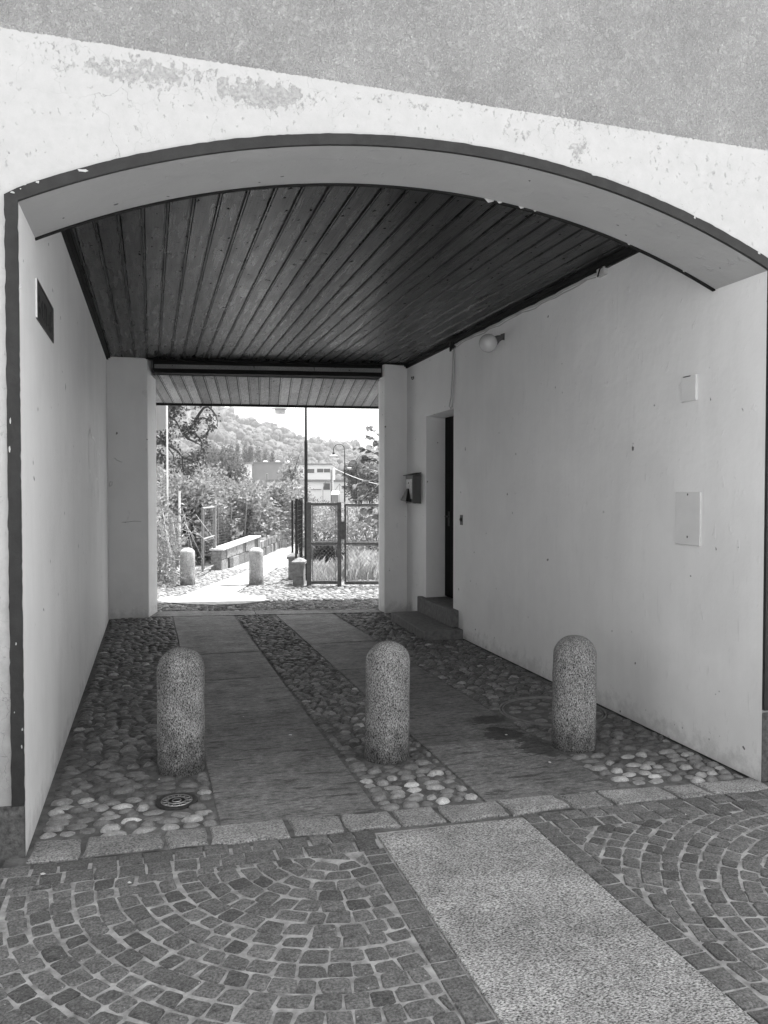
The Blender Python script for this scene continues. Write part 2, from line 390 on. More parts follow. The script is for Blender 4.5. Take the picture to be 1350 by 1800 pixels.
mb = MB(); d0 = .019
for i in range(len(pin) - 1):
    a, b, c, d = pin[i], pin[i + 1], pout[i + 1], pout[i]
    P3 = lambda p, o: (p[0], yf(p[0]) - o, p[1])
    mb.poly([P3(d, d0), P3(c, d0), P3(b, d0), P3(a, d0)])
    mb.poly([P3(d, 0), P3(c, 0), P3(c, d0), P3(d, d0)]); mb.poly([P3(a, d0), P3(b, d0), P3(b, 0), P3(a, 0)])
part(mb, 'arch_trim', MAT['trim'], label='dark painted trim outlining the arch')
# pale chips out of the trim
def chip(px, py, w, h):
    mb = MB()
    A = Vector((XL0, yf(XL0), 0)); n = Vector((YF1 - YF0, -(XR0 - XL0), 0)).normalized()
    v = ray(px, py); t = (A - CAM).dot(n) / v.dot(n); c = CAM + v * t + n * .0205
    ux = Vector((XR0 - XL0, YF1 - YF0, 0)).normalized()
    pts = []
    for i in range(11):
        a = 2 * PI * i / 11; r = random.uniform(.55, 1.1)
        pts.append(c + ux * (w * r * math.cos(a)) + Vector((0, 0, h * r * math.sin(a))))
    mb.poly(pts); part(mb, 'paint_chip', MAT['band'])
for q in ((147, 303, .032, .008), (68, 323, .009, .006), (44, 327, .010, .005), (24, 341, .012, .005), (38, 335, .004, .003), (1042, 310, .02, .005), (1085, 322, .016, .005), (1217, 384, .006, .012), (1330, 447, .01, .006),
          (40, 1310, .004, .012), (30, 1130, .003, .007), (41, 1280, .005, .010), (37, 505, .004, .012), (27, 1250, .002, .006), (19, 790, .004, .02), (20, 740, .003, .015)):
    chip(*q)
# arch soffit + back of the arch head
def yb(x): return yf(x) + .50 - .09 * (x - XL0) / (XR0 - XL0)
mb = MB()
for i in range(N):
    a, b = xs[i], xs[i + 1]
    mb.poly([(a, yf(a), arc(a)), (a, yb(a), arc(a)), (b, yb(b), arc(b)), (b, yf(b), arc(b))])
    mb.poly([(a, yb(a), arc(a)), (a, yb(a), CEIL + .02), (b, yb(b), CEIL + .02), (b, yb(b), arc(b))])
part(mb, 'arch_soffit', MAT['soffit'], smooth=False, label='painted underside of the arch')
mb = MB()
for i in range(N):
    a, b = xs[i], xs[i + 1]; za, zb = arc(a) - .008, arc(b) - .008
    mb.hexa([(a, yb(a) + .001, za), (b, yb(b) + .001, zb), (b, yb(b) + .025, zb), (a, yb(a) + .025, za), (a, yb(a) + .001, arc(a) + .01), (b, yb(b) + .001, arc(b) + .01), (b, yb(b) + .025, arc(b) + .01), (a, yb(a) + .025, arc(a) + .01)])
part(mb, 'soffit_edge', MAT['darkwood'])
# flaked paint curls hanging on the soffit's inner edge
for px, py, s in ((868, 343, .035), (885, 345, .02), (922, 352, .02), (945, 357, .012), (1103, 415, .012), (1195, 348, .01)):
    mb = MB(); v = ray(px, py); x = (CAM + v * (4.0 / v.y)).x
    if py > 310:
        c = Vector((x, yb(x) + .002, arc(x)))
        mb.poly([c + Vector((-s, 0, .003)), c + Vector((s * .8, 0, .003)), c + Vector((s * .3, -s * .6, -s * .5)), c + Vector((-s * .5, -s * .4, -s * .7))])
    else:
        y = yf(x) + .25; c = Vector((x, y, arc(x) - .002))
        mb.poly([c + Vector((-s, 0, 0)), c + Vector((s, 0, 0)), c + Vector((s * .5, s * .8, -.012)), c + Vector((-s * .2, s * .9, -.018))])
    part(mb, 'paint_flake', MAT['band'] if py > 310 else MAT['soffit'])
# side walls
mb = MB(); n = 24
def wallquad(mb, fx, y0, y1, z0, z1, flip):
    q = [(fx(y0), y0, z0), (fx(y1), y1, z0), (fx(y1), y1, z1), (fx(y0), y0, z1)]
    mb.poly(q if flip else q[::-1])
wallquad(mb, xl, yf(XL0), 10.9, -.03, CEIL + .02, False)
SWL = part(mb, 'side_wall', MAT['wall'], label='long painted left passage wall with faint scratched marks')
DY0, DY1, DZ = 8.27, 9.215, 2.54
mb = MB()
wallquad(mb, xr, yf(XR0), DY0, -.03, CEIL + .02, True); wallquad(mb, xr, DY0, DY1, DZ, CEIL + .02, True); wallquad(mb, xr, DY1, 10.3, -.03, CEIL + .02, True)
DX = .26
mb.poly([(xr(DY0), DY0, 0), (xr(DY0), DY0, DZ), (xr(DY0) + DX + .1, DY0, DZ), (xr(DY0) + DX + .1, DY0, 0)])
mb.poly([(xr(DY1), DY1, 0), (xr(DY1) + DX + .1, DY1 + .02, 0), (xr(DY1) + DX + .1, DY1 + .02, DZ), (xr(DY1), DY1, DZ)])
mb.poly([(xr(DY0), DY0, DZ), (xr(DY1), DY1, DZ), (xr(DY1) + DX + .1, DY1, DZ - .02), (xr(DY0) + DX + .1, DY0, DZ - .02)])
SWR = part(mb, 'side_wall', MAT['wall'], label='long painted right passage wall with a doorway')
def sub(mb, name, mat, parent, smooth=False):
    o = mb.build(name, mat, parent, smooth); return o
# door with planks
D = MB(); xd = xr(DY0) + DX
for i in range(6):
    y0 = DY0 + (DY1 - DY0) * i / 6; D.box(xd, xd + .05, y0 + .004, y0 + (DY1 - DY0) / 6 - .004, .3, DZ)
D.box(xd + .02, xd + .09, DY0, DY1, .3, DZ)
DO = part(D, 'door', MAT['door'], label='black boarded door deep in the right wall')
hb = MB(); hb.tube([(xd, DY0 + .80, 1.30), (xd - .05, DY0 + .80, 1.30), (xd - .055, DY0 + .79, 1.30), (xd - .055, DY0 + .68, 1.30)], .009, 8)
hb.box(xd - .006, xd, DY0 + .77, DY0 + .83, 1.18, 1.36)
sub(hb, 'handle', MAT['iron'], DO)
# doorsteps
mb = MB()
mb.prism([(2.815, 7.97), (3.33, 7.97), (3.30, 9.42), (2.885, 9.40)], -.03, .092)
s1 = bevel(part(mb, 'doorstep', MAT['step'], label='low worn stone doorstep'), .012)
mb = MB(); mb.prism([(3.185, 8.075), (xr(DY0) + .6, 8.275), (xr(DY1) + .6, 9.21), (3.225, 9.385)], .093, .285)
s2 = bevel(part(mb, 'doorstep', MAT['step'], label='upper stone doorstep under the door'), .012)
# back wall pillars (skewed) and the wall over the opening
mb = MB(); mb.prism([(XL1 - .01, 10.45), (-.032, 10.444), (.077, 10.90), (XL1 - .01, 10.95)], -.03, CEIL)
bevel(part(mb, 'pillar', MAT['wall'], label='broad left pillar with splayed inner face'), .01)
mb = MB(); mb.prism([(2.964, 9.95), (3.32, 10.005), (3.32, 10.34), (3.0, 10.36), (2.950, 10.11)], -.03, CEIL)
bevel(part(mb, 'pillar', MAT['wall'], label='narrow right pillar beside the doorway'), .01)
# plank ceiling
PW = .1435
def planks(mb, origin, U, V, nu, vlen, wid, rng, dn, seam=.004):
    # boards with a recessed tongue and a bead: origin corner, U across, V along, dn = down normal
    for i in range(nu):
        t = rng.uniform(.75, 1.25); a = origin + U * (wid * i)
        cuts = [0] + ([rng.uniform(.25, .8) * vlen] if rng.random() < .45 else []) + [vlen]
        def seg(u0, u1, h0, h1, v0, v1, tone):
            p = [a + U * u0 + V * v0 + dn * h0, a + U * u0 + V * v1 + dn * h0, a + U * u1 + V * v1 + dn * h1, a + U * u1 + V * v0 + dn * h1]
            mb.poly(p, tone)
        for c in range(len(cuts) - 1):
            v0, v1 = cuts[c] + (.001 if c else 0), cuts[c + 1] - .001
            tt = t * rng.uniform(.88, 1.12)
            e = seam
            seg(e, e + .006, -.010, .004, v0, v1, tt); seg(e + .006, e + .013, .004, .004, v0, v1, tt * 1.5); seg(e + .013, e + .016, .004, -.008, v0, v1, tt * .5)
            seg(e + .016, e + .021, -.008, 0, v0, v1, tt * .8); seg(e + .021, wid - e - .004, 0, 0, v0, v1, tt); seg(wid - e - .004, wid - e, 0, -.010, v0, v1, tt * .7)
        p = [a + U * -seam + dn * -.010, a + U * -seam + V * vlen + dn * -.010, a + U * seam + V * vlen + dn * -.010, a + U * seam + dn * -.010]
        mb.poly(p, .15)
rng = random.Random(3)
mb = MB(); planks(mb, Vector((-.62, 3.85, CEIL)), Vector((1, 0, 0)), Vector((0, 1, 0)), 28, 7.2, PW, rng, Vector((0, 0, -1)))
part(mb, 'ceiling', MAT['wood'], label='dark varnished plank ceiling of the passage')
for (x0, x1) in ((-.54, -.50), (3.215, 3.30)):
    mb = MB(); f = xl if x0 < 0 else xr; s = 1 if x0 < 0 else -1
    for (w_, h_) in ((.045, .03), (.022, .05)):
        y0, y1 = yb(x0) + .005, 10.4
        mb.hexa([(f(y0) - s * .01, y0, CEIL - h_), (f(y0) + s * w_, y0, CEIL - h_), (f(y1) + s * w_, y1, CEIL - h_), (f(y1) - s * .01, y1, CEIL - h_),
                 (f(y0) - s * .01, y0, CEIL + .01), (f(y0) + s * w_, y0, CEIL + .01), (f(y1) + s * w_, y1, CEIL + .01), (f(y1) - s * .01, y1, CEIL + .01)])
    part(mb, 'ceiling_moulding', MAT['darkwood'])
# beam across the far opening
BA, BBv = Vector((-.08, 10.47, 0)), Vector((3.0, 9.965, 0))
bu = (BBv - BA).normalized(); bn = Vector((-bu.y, bu.x, 0))
def beambox(mb, a, b, n0, n1, z0, z1):
    p = [a + bn * n0, b + bn * n0, b + bn * n1, a + bn * n1]
    mb.hexa([(q.x, q.y, z0) for q in p] + [(q.x, q.y, z1) for q in p])
mb = MB()
beambox(mb, BA + bu * .11, BBv - bu * .05, .06, .22, 3.165, CEIL - .001); beambox(mb, BA + bu * .12, BBv - bu * .06, .03, .20, 3.125, 3.16); beambox(mb, BA - bu * .44, BBv + bu * .3, -.02, .06, CEIL - .016, CEIL + .001)
BE = part(mb, 'beam', MAT['darkwood'], label='dark timber beam across the far opening')
mb = MB(); beambox(mb, BA + bu * .13, BBv - bu * .07, .045, .059, 3.185, 3.235)
sub(mb, 'beam_board', MAT['beamboard'], BE)
# sloping eave beyond
E0, E1 = G(276, 708, 2.95), G(668, 714.5, 2.95)
eu = (E1 - E0).normalized(); en = Vector((-eu.y, eu.x, 0))
slope = Vector((en.x, en.y, .085)); 
def eave_pt(u, v, h=0): return E0 + eu * u - Vector((en.x * v, en.y * v, 0)) + Vector((0, 0, v * .095 + h))
vl = 1.75
mb = MB(); o_ = eave_pt(-2.2, 0, 0)
planks(mb, o_, eu, (eave_pt(0, 1) - eave_pt(0, 0)), 56, vl, PW, random.Random(5), Vector((0, 0, -1)))
part(mb, 'eave', MAT['eavewood'], label='sloping plank underside of the rear eave')
mb = MB()
def ebox(mb, u0, u1, v0, v1, h0, h1):
    c = [eave_pt(u0, v1, h0), eave_pt(u1, v1, h0), eave_pt(u1, v0, h0), eave_pt(u0, v0, h0)]
    mb.hexa(c + [eave_pt(u0, v1, h1), eave_pt(u1, v1, h1), eave_pt(u1, v0, h1), eave_pt(u0, v0, h1)])
ebox(mb, -2.2, 5.85, -.025, 0, -.035, .09)
part(mb, 'fascia', MAT['darkwood'], label='dark fascia board of the rear eave')
mb = MB(); ebox(mb, -2.3, 5.95, -.06, 1.76, .092, .2)
part(mb, 'roof', MAT['tile'], label='low lean-to roof over the rear opening')
# shell of the storeys above and to the sides
mb = MB()
mb.prism([(WX0, yf(WX0) + .12), (WX1, yf(WX1) + .12), (WX1, 9.2), (3.33, 10.2), (XL1, 10.9), (WX0, 11.9)], CEIL + .05, TOP)
part(mb, 'storey', MAT['bwhite'], label='upper storeys over the passage')
mb = MB()
mb.prism([(WX0, yf(WX0) + .12), (XL0 - .06, yf(XL0) + .12), (XL1 - .06, 10.85), (WX0, 11.9)], -.03, CEIL + .04)
part(mb, 'ground_floor', MAT['bwhite']); mb = MB()
mb.prism([(XR0 + .75, yf(XR0) + .12), (WX1, yf(WX1) + .12), (WX1, 9.2), (XR1 + .75, 10.2)], -.03, CEIL + .04)
part(mb, 'ground_floor', MAT['bwhite'])
mb = MB(); mb.prism([(XR0 + .06, yf(XR0) + .12), (XR0 + .75, yf(XR0) + .12), (XR0 + .75, 8.2), (XR0 + .06, 8.2)], -.03, CEIL + .04)
mb.prism([(XR1 + .02, 9.3), (XR1 + .75, 9.3), (XR1 + .75, 10.25), (XR1 + .02, 10.25)], -.03, CEIL + .04)
mb.prism([(xd + .1, 8.19), (XR1 + .75, 8.19), (XR1 + .75, 9.31), (xd + .1, 9.31)], -.03, CEIL + .04)
part(mb, 'inner_wall', MAT['bwhite'])
mb = MB(); mb.prism([(WX0 - .4, yf(WX0) - .7), (WX1 + .4, yf(WX1) - .7), (WX1 + .4, 9.6), (WX0 - .4, 12.3)], TOP, TOP + .25)
part(mb, 'main_roof', MAT['tile'])
# scratched graffiti on the left wall (sub-parts of the left wall)
def wl_pt(y, z): return Vector((xl(y) + .0025, y, z))
def wl_px(px, py):
    v = ray(px, py); A = Vector((XL0, 3.73, 0)); nn = Vector((6.76, -(XL1 - XL0), 0)); t = (A - CAM).dot(nn) / v.dot(nn)
    q = CAM + v * t; q.x += .0025; return q
for st in ([(156, 775), (156, 762), (158, 754), (159.5, 758), (160.5, 772), (160, 780)], [(156, 772), (155.5, 800), (156.5, 826), (158, 829), (159, 835)],
           [(161, 768), (164, 770), (167, 777), (168.5, 785), (169, 800), (168.6, 818)], [(165.5, 776), (165.5, 800), (166.5, 822)], [(170.5, 783), (171.5, 792), (173, 797), (175, 800), (176, 806), (175, 809)],
           [(168.5, 846), (169.5, 841), (171, 843), (172, 850)], [(176, 810), (177, 825), (177, 845)], [(161.5, 850), (161.5, 870), (160.5, 890)], [(172, 858), (172.5, 880), (172.5, 900)]):
    pts = [wl_px(*p) for p in st]; mb = MB()
    for a_, b_ in zip(pts[:-1], pts[1:]):
        d_ = (b_ - a_).normalized(); n_ = Vector((0, -d_.z, d_.y)) * .009
        mb.hexa([a_ - n_, b_ - n_, b_ + n_, a_ + n_] + [p + Vector((.0008, 0, 0)) for p in (a_ - n_, b_ - n_, b_ + n_, a_ + n_)])
    sub(mb, 'graffiti_stroke', MAT['scratch'], SWL)
# hairline cracks on the left pillar's face
for st in ([(200, 806), (202, 805), (205, 809), (209, 810), (211, 812), (215, 812)], [(191.5, 855), (194, 846), (197, 847), (197, 852), (193, 855)], [(214, 918), (225, 917.5), (236, 916), (248, 916.5)]):
    mb = MB(); mb.tube([(lambda v: CAM + v * (10.4455 / v.y))(ray(px, py)) for px, py in st], .0018, 4)
    part(mb, 'crack', MAT['slot'])

# ------------------------------------------------------------------ fittings on the walls (things)
def wr_px(px, py, off=0.0):
    v = ray(px, py); A = Vector((XR0, 3.53, 0)); nn = Vector((6.47, -(XR1 - XR0), 0)); t = (A - CAM).dot(nn) / v.dot(nn)
    q = CAM + v * t; q.x -= off; return q
# plaque on the left wall
PL = empty('wall_plaque', (XL0, 4.58, 2.46), 'small dark lettered plaque with a pale front edge, high on the left wall', 'plaque')
q = MB(); q.box(0, .007, -.345, .345, 0, .20); bevel(q.build('plate', MAT['plaque'], PL), .003)
q = MB(); q.box(.0075, .0095, -.345, .345, 0, .012); q.box(.0075, .0095, -.345, .345, .188, .20); q.box(.0075, .0095, .333, .345, .012, .188)
q.build('raised_border', MAT['plaque'], PL)
q = MB(); q.box(-.001, .0095, -.352, -.3455, .004, .197); q.build('edge_strip', MAT['plaque_edge'], PL)
q = MB()     # worn lettering: strokes as far as they can be made out
for (y0, y1, z0, z1) in ((-.27, -.25, .10, .13), (-.27, -.21, .045, .075), (-.17, -.13, .085, .115), (-.15, -.135, .04, .13), (-.05, -.03, .035, .14), (-.05, .03, .125, .14), (.02, .04, .035, .14),
                         (.085, .10, .05, .06), (.13, .145, .035, .12), (.13, .19, .035, .05), (.20, .215, .035, .15), (.25, .265, .05, .075), (-.10, -.09, .04, .05)):
    q.box(.0075, .009, y0, y1, z0, z1)
q.build('lettering', MAT['letter'], PL)
# globe lamp
lp = wr_px(883, 596); gl = wr_px(878, 606)
LM = empty('wall_lamp', (lp.x, lp.y, lp.z), 'round opal globe lamp on an angled bracket, right wall near the ceiling', 'lamp')
q = MB(); q.hexa([(0, -.05, -.02), (0, .02, .0), (-.010, .02, .0), (-.010, -.05, -.02), (0, -.055, .045), (0, .02, .05), (-.010, .02, .05), (-.010, -.055, .045)])
q.tube([(-.008, -.015, .015), (-.05, -.015, .0), (-.085, -.015, -.025)], [.022, .032, .045], 16); q.build('bracket', MAT['mailbox'], LM, False)
q = MB(); prof = [(.0873 * math.sin(PI * i / 18) + .0005, -.0873 * math.cos(PI * i / 18)) for i in range(19)]
q.lathe(prof, (-.155, -.015, -.05), 28); q.build('globe', MAT['globe'], LM, True)
# junction box, cable runs
jb = wr_px(1062, 476)
JB = empty('junction_box', (jb.x, jb.y, jb.z), 'small open junction box under the ceiling edge, front end of the cable', 'junction box')
q = MB(); q.box(-.035, .0, -.05, .05, -.04, .02); bevel(q.build('box', MAT['cable'], JB), .004)
q = MB(); q.tube([(-.03, -.03, .02), (-.06, -.04, .0), (-.055, 0, -.045), (-.03, .03, -.03)], .006, 6); q.build('wire_loop', MAT['black'], JB)
c0, c1, c2 = wr_px(1050, 482, .012), wr_px(799, 607, .012), wr_px(796, 716, .012)
q = MB(); pts = [c0.lerp(c1, i / 24) + Vector((0, 0, .006 * math.sin(i * 2.1) + .004 * math.sin(i * .7))) for i in range(25)]
q.tube(pts, .010, 6); q.tube([p + Vector((-.002, 0, -.024 + .006 * math.sin(i * 1.3))) for i, p in enumerate(pts)], .005, 5)
tag(q.build('cable', MAT['cable']), 'pale twin cable running along the top of the right wall', 'cable')
q = MB(); q.tube([c1, c1 + Vector((-.004, .01, -.2)), c2 + Vector((0, .02, .12)), c2 + Vector((0, .075, .02)), c2 + Vector((0, .03, -.01))], .008, 6)
q.tube([c1 + Vector((0, -.035, 0)), c1 + Vector((0, -.025, -.3)), c2 + Vector((0, -.025, .05)), c2 + Vector((0, .0, .0))], .007, 6)
tag(q.build('cable', MAT['cable']), 'pale looped cable hanging down to the doorway corner', 'cable')
q = MB(); q.box(-.04, 0, -.05, .05, -.05, .04); q.box(-.055, -.04, -.02, .02, -.08, .03)
JB2 = empty('junction_box', (c1.x + .012, c1.y, c1.z + .01), 'black junction box at the top of the hanging cable', 'junction box')
bevel(q.build('box', MAT['black'], JB2), .004)
# mailbox
MBX = empty('mailbox', (xr(9.6), 9.56, 1.455), 'grey metal mailbox stuffed with papers, between doorway and pillar', 'mailbox')
q = MB(); q.box(-.115, 0, -.15, .13, 0, .36); bevel(q.build('box', MAT['mailbox'], MBX), .004)
q = MB(); q.hexa([(-.15, -.16, .355), (0.0, -.16, .385), (0.0, .14, .385), (-.15, .14, .355), (-.15, -.16, .362), (0, -.16, .395), (0, .14, .395), (-.15, .14, .362)]); q.build('lid', MAT['black'], MBX)
q = MB(); q.box(-.122, -.1155, -.13, .11, .06, .31); q.build('notice', MAT['paper'], MBX)
q = MB(); q.hexa([(-.19, -.10, .03), (-.1225, -.10, .02), (-.1225, .10, .02), (-.2, .09, .04), (-.14, -.02, .19), (-.1225, -.02, .19), (-.1225, .02, .19), (-.14, .02, .19)]); q.build('papers', MAT['black'], MBX)
q = MB(); q.box(-.1245, -.1225, -.03, .0, .25, .27); q.build('keyhole', MAT['black'], MBX)
# doorbell
bl = wr_px(811.5, 914)
BL = empty('doorbell', (bl.x, bl.y, bl.z - .055), 'small round-button doorbell on a worn plate right of the doorway', 'doorbell')
q = MB(); q.box(-.006, 0, -.035, .035, 0, .11); q.build('plate', MAT['mailbox'], BL)
q = MB(); q.lathe([(.024, 0), (.024, .008), (.012, .014)], (0, 0, 0), 16); o = q.build('button', MAT['black'], BL); o.rotation_euler = (0, -PI / 2, 0); o.location = (-.007, 0, .06)
# cover plates
p0, p1 = wr_px(1226, 703), wr_px(1201, 663)
CP = empty('cover_plate', (xr(p0.y), (p0.y + p1.y) / 2, p0.z), 'small square painted cover plate, upper one on the right wall', 'cover plate')
q = MB(); wd = abs(p1.y - p0.y) / 2; q.box(-.014, 0, -wd, wd, 0, p1.z - p0.z); bevel(q.build('plate', MAT['plate'], CP), .003)
q = MB(); q.box(-.0155, -.014, -.02, wd * .7, p1.z - p0.z - .008, p1.z - p0.z - .002); q.build('gap', MAT['slot'], CP)
p0, p1 = wr_px(1232, 960), wr_px(1190, 865)
CP = empty('cover_plate', (xr(p0.y), (p0.y + p1.y) / 2, p0.z), 'tall painted rectangular cover plate, lower one on the right wall', 'cover plate')
q = MB(); wd = abs(p1.y - p0.y) / 2; q.box(-.009, 0, -wd, wd, 0, p1.z - p0.z); bevel(q.build('plate', MAT['plate'], CP), .003)
for nm, zz in (('screw', .31), ('screw', .045)):
    q = MB(); q.box(-.011, -.009, -.006, .002, zz, zz + .012); q.build(nm, MAT['slot'], CP)
# a bent hook low on the right wall near the pillar
hk = wr_px(727, 663); q = MB(); q.tube([hk, hk + Vector((-.03, 0, .0)), hk + Vector((-.03, -.03, -.035)), hk + Vector((-.02, -.06, -.03)), hk + Vector((-.02, -.065, 0))], .006, 6)
tag(q.build('wall_hook', MAT['iron']), 'small bent wire hook high on the right wall by the far pillar', 'hook')

# ------------------------------------------------------------------ paving
def tag_s(o): return tag(o, kind='structure')
BOL = []
for px, py in ((319, 1364), (680, 1342), (1008, 1322)):
    p = G(px, py); d = Vector((p.x, p.y, 0)).normalized(); BOL.append(p + d * .135)
MH = (.118, 4.168, .108); MH2 = (2.81, 5.13, .385)
# beds
mb = MB(); mb.poly([(-.62, 3.60, -.007), (3.35, 3.40, -.007), (3.35, 10.4, -.007), (-.62, 11.0, -.007)]); tag_s(mb.build('passage_bed', MAT['mortar']))
mb = MB(); mb.poly([(-7, 11.001, -.014), (-.62, 11.001, -.014), (3.35, 10.401, -.014), (9, 9.6, -.014), (9, 40, -.014), (-7, 40, -.014)]); tag_s(mb.build('yard_bed', MAT['bed']))
mb = MB(); mb.poly([(-25, .75, -.0055), (25, .75, -.0055), (25, 2.2, -.0055), (3.35, 3.399, -.0055), (-.62, 3.599, -.0055), (-25, 4.9, -.0055)]); tag_s(mb.build('street_bed', MAT['joint']))
mb = MB(); mb.poly([(-40, -40, -.006), (40, -40, -.006), (40, .749, -.006), (-40, .749, -.006)]); tag_s(mb.build('unseen_bounce_paving', MAT['square']))  # unseen pale sheet behind the camera, added to bounce light into the passage
mb = MB(); mb.poly([(-1250, -1250, -.06), (1250, -1250, -.06), (1250, 1250, -.06), (-1250, 1250, -.06)]); tag_s(mb.build('ground', MAT['ground']))

mb = MB()
for i in range(40):
    a_, b_ = 3.55 + 4.4 * i / 40, 3.55 + 4.4 * (i + 1) / 40; J = .02 + .012 * math.sin(i * 2.3)
    mb.poly([(xr(a_) - J, a_, -.0045), (xr(a_) + .01, a_, -.0045), (xr(b_) + .01, b_, -.0045), (xr(b_) - .02 - .012 * math.sin((i + 1) * 2.3), b_, -.0045)])
tag_s(mb.build('wall_gap', MAT['slot']))
def clip_poly(pts, a, b, c):     # keep a*x+b*y+c >= 0
    out = []
    for i in range(len(pts)):
        p, q = pts[i], pts[(i + 1) % len(pts)]; dp, dq = a * p[0] + b * p[1] + c, a * q[0] + b * q[1] + c
        if dp >= 0: out.append(p)
        if dp * dq < 0: t = dp / (dp - dq); out.append((p[0] + (q[0] - p[0]) * t, p[1] + (q[1] - p[1]) * t))
    return out
def area(p): return .5 * sum(p[i][0] * p[(i + 1) % len(p)][1] - p[(i + 1) % len(p)][0] * p[i][1] for i in range(len(p)))
def stone(mb, pts, z0, z1, bev, tone, rng, dome=.002, rough=.0015):
    # flat-topped paving stone with softened arrises; pts ccw
    if len(pts) < 3 or abs(area(pts)) < .0008: return
    if area(pts) < 0: pts = pts[::-1]
    # densify edges
    P = []
    for i in range(len(pts)):
        a, b = pts[i], pts[(i + 1) % len(pts)]; L = math.hypot(b[0] - a[0], b[1] - a[1]); m = max(1, min(3, int(L / .035)))
        for j in range(m):
            t = j / m; P.append((a[0] + (b[0] - a[0]) * t + rng.uniform(-rough, rough), a[1] + (b[1] - a[1]) * t + rng.uniform(-rough, rough)))
    cx = sum(p[0] for p in P) / len(P); cy = sum(p[1] for p in P) / len(P)
    n = len(P); b = len(mb.v)
    def ring(ins, z, jz):
        for p in P:
            L = math.hypot(p[0] - cx, p[1] - cy) + 1e-6; k = max(0, 1 - ins / L)
            mb.v.append((cx + (p[0] - cx) * k, cy + (p[1] - cy) * k, z + rng.uniform(-jz, jz)))
    tilt = rng.uniform(-.002, .002)
    ring(0, z0, 0); ring(0, z1 - bev, .0004); ring(bev * .8, z1 - bev * .2 + tilt, .0006); ring(bev * 2.4, z1 + tilt, .0006)
    for r in range(3):
        for i in range(n):
            j = (i + 1) % n; mb.face((b + r * n + i, b + r * n + j, b + (r + 1) * n + j, b + (r + 1) * n + i), tone)
    mb.v.append((cx, cy, z1 + dome + tilt)); c = len(mb.v) - 1
    for i in range(n): mb.face((b + 3 * n + i, b + 3 * n + (i + 1) % n, c), tone)

# setts, laid in concentric bows either side of the granite strip
rng = random.Random(11)
K0, K1 = Vector((-.494, 3.64)), Vector((3.128, 3.435))    # front edge of the kerb
ks = (K1.y - K0.y) / (K1.x - K0.x); kerb_y = lambda x: K0.y + ks * (x - K0.x)
SXL, SXR = 1.0, 1.742
mb = MB()
def worn(pts, cut=.0075):                                  # knock the corners off
    out = []
    for i in range(len(pts)):
        p, a_, b_ = pts[i], pts[i - 1], pts[(i + 1) % len(pts)]
        la, lb = math.hypot(a_[0] - p[0], a_[1] - p[1]), math.hypot(b_[0] - p[0], b_[1] - p[1])
        if min(la, lb) < .03: out.append(p); continue
        c = cut * rng.uniform(.5, 1.5)
        out += [(p[0] + (a_[0] - p[0]) * c / la, p[1] + (a_[1] - p[1]) * c / la), (p[0] + (b_[0] - p[0]) * c / lb, p[1] + (b_[1] - p[1]) * c / lb)]
    return out
def field(C, x0, x1, ymin):
    r = .05
    while r < 3.6:
        wR = .081 * rng.uniform(.92, 1.08); ph = rng.uniform(0, 2 * PI); cuts = []; a = ph
        while a < ph + 2 * PI - .5 * .09 / r: cuts.append(a); a += (.088 / r) * rng.choice((.78, .9, 1, 1, 1.1, 1.28))
        cuts.append(ph + 2 * PI)
        for i in range(len(cuts) - 1):
            a0, a1 = cuts[i], cuts[i + 1]; g = rng.uniform(.003, .0065); dr = rng.uniform(-.005, .005); J = lambda: rng.uniform(-.005, .005)
            am = (a0 + a1) / 2; mx, my = C[0] + r * math.cos(am), C[1] + r * math.sin(am)
            if not (x0 - .1 < mx < x1 + .1 and ymin < my < kerb_y(mx) + .1): continue
            r0, r1 = r + g + dr, r + wR - g + dr; ga = g / (r + wR / 2); sk = rng.uniform(-.05, .05) * (a1 - a0)
            pts = [(C[0] + rr * math.cos(aa) + J(), C[1] + rr * math.sin(aa) + J()) for rr, aa in ((r0, a0 + ga + sk), (r1, a0 + ga - sk), (r1, a1 - ga - sk), (r0, a1 - ga + sk))]
            pts = clip_poly(pts, 1, 0, -(x0 + .003)); pts = clip_poly(pts, -1, 0, x1 - .003) if pts else pts
            pts = clip_poly(pts, ks, -1, K0.y - ks * K0.x - .212) if pts else pts
            if len(pts) >= 3 and abs(area(pts)) > .0012:
                if area(pts) < 0: pts = pts[::-1]
                stone(mb, worn(pts), -.02, rng.uniform(-.0025, .0025), .005, rng.choice((.66, .85, .95, 1, 1.0, 1.05, 1.08, 1.15)) * rng.uniform(.9, 1.1), rng, .002, .0025)
        r += wR
field((.78, 3.40), -.555, SXL - .105, .9)
field((-1.75, 2.9), -3.2, -.665, .9)
field((3.02, 2.15), SXR + .105, 5.6, .9)
def row_y(x0, x1, ya, yb_):
    y = ya
    while y < yb_:
        L = min(.10 * rng.uniform(.8, 1.25), yb_ - y + .01)
        stone(mb, [(x0 + .005, y + .005), (x1 - .005, y + .005), (x1 - .005, y + L - .005), (x0 + .005, y + L - .005)], -.02, rng.uniform(-.002, .003), .005, rng.uniform(.72, 1.1), rng); y += L
row_y(-.66, -.56, .9, 3.43); row_y(SXL - .105, SXL, .9, 3.34); row_y(SXR, SXR + .105, .9, 3.295)
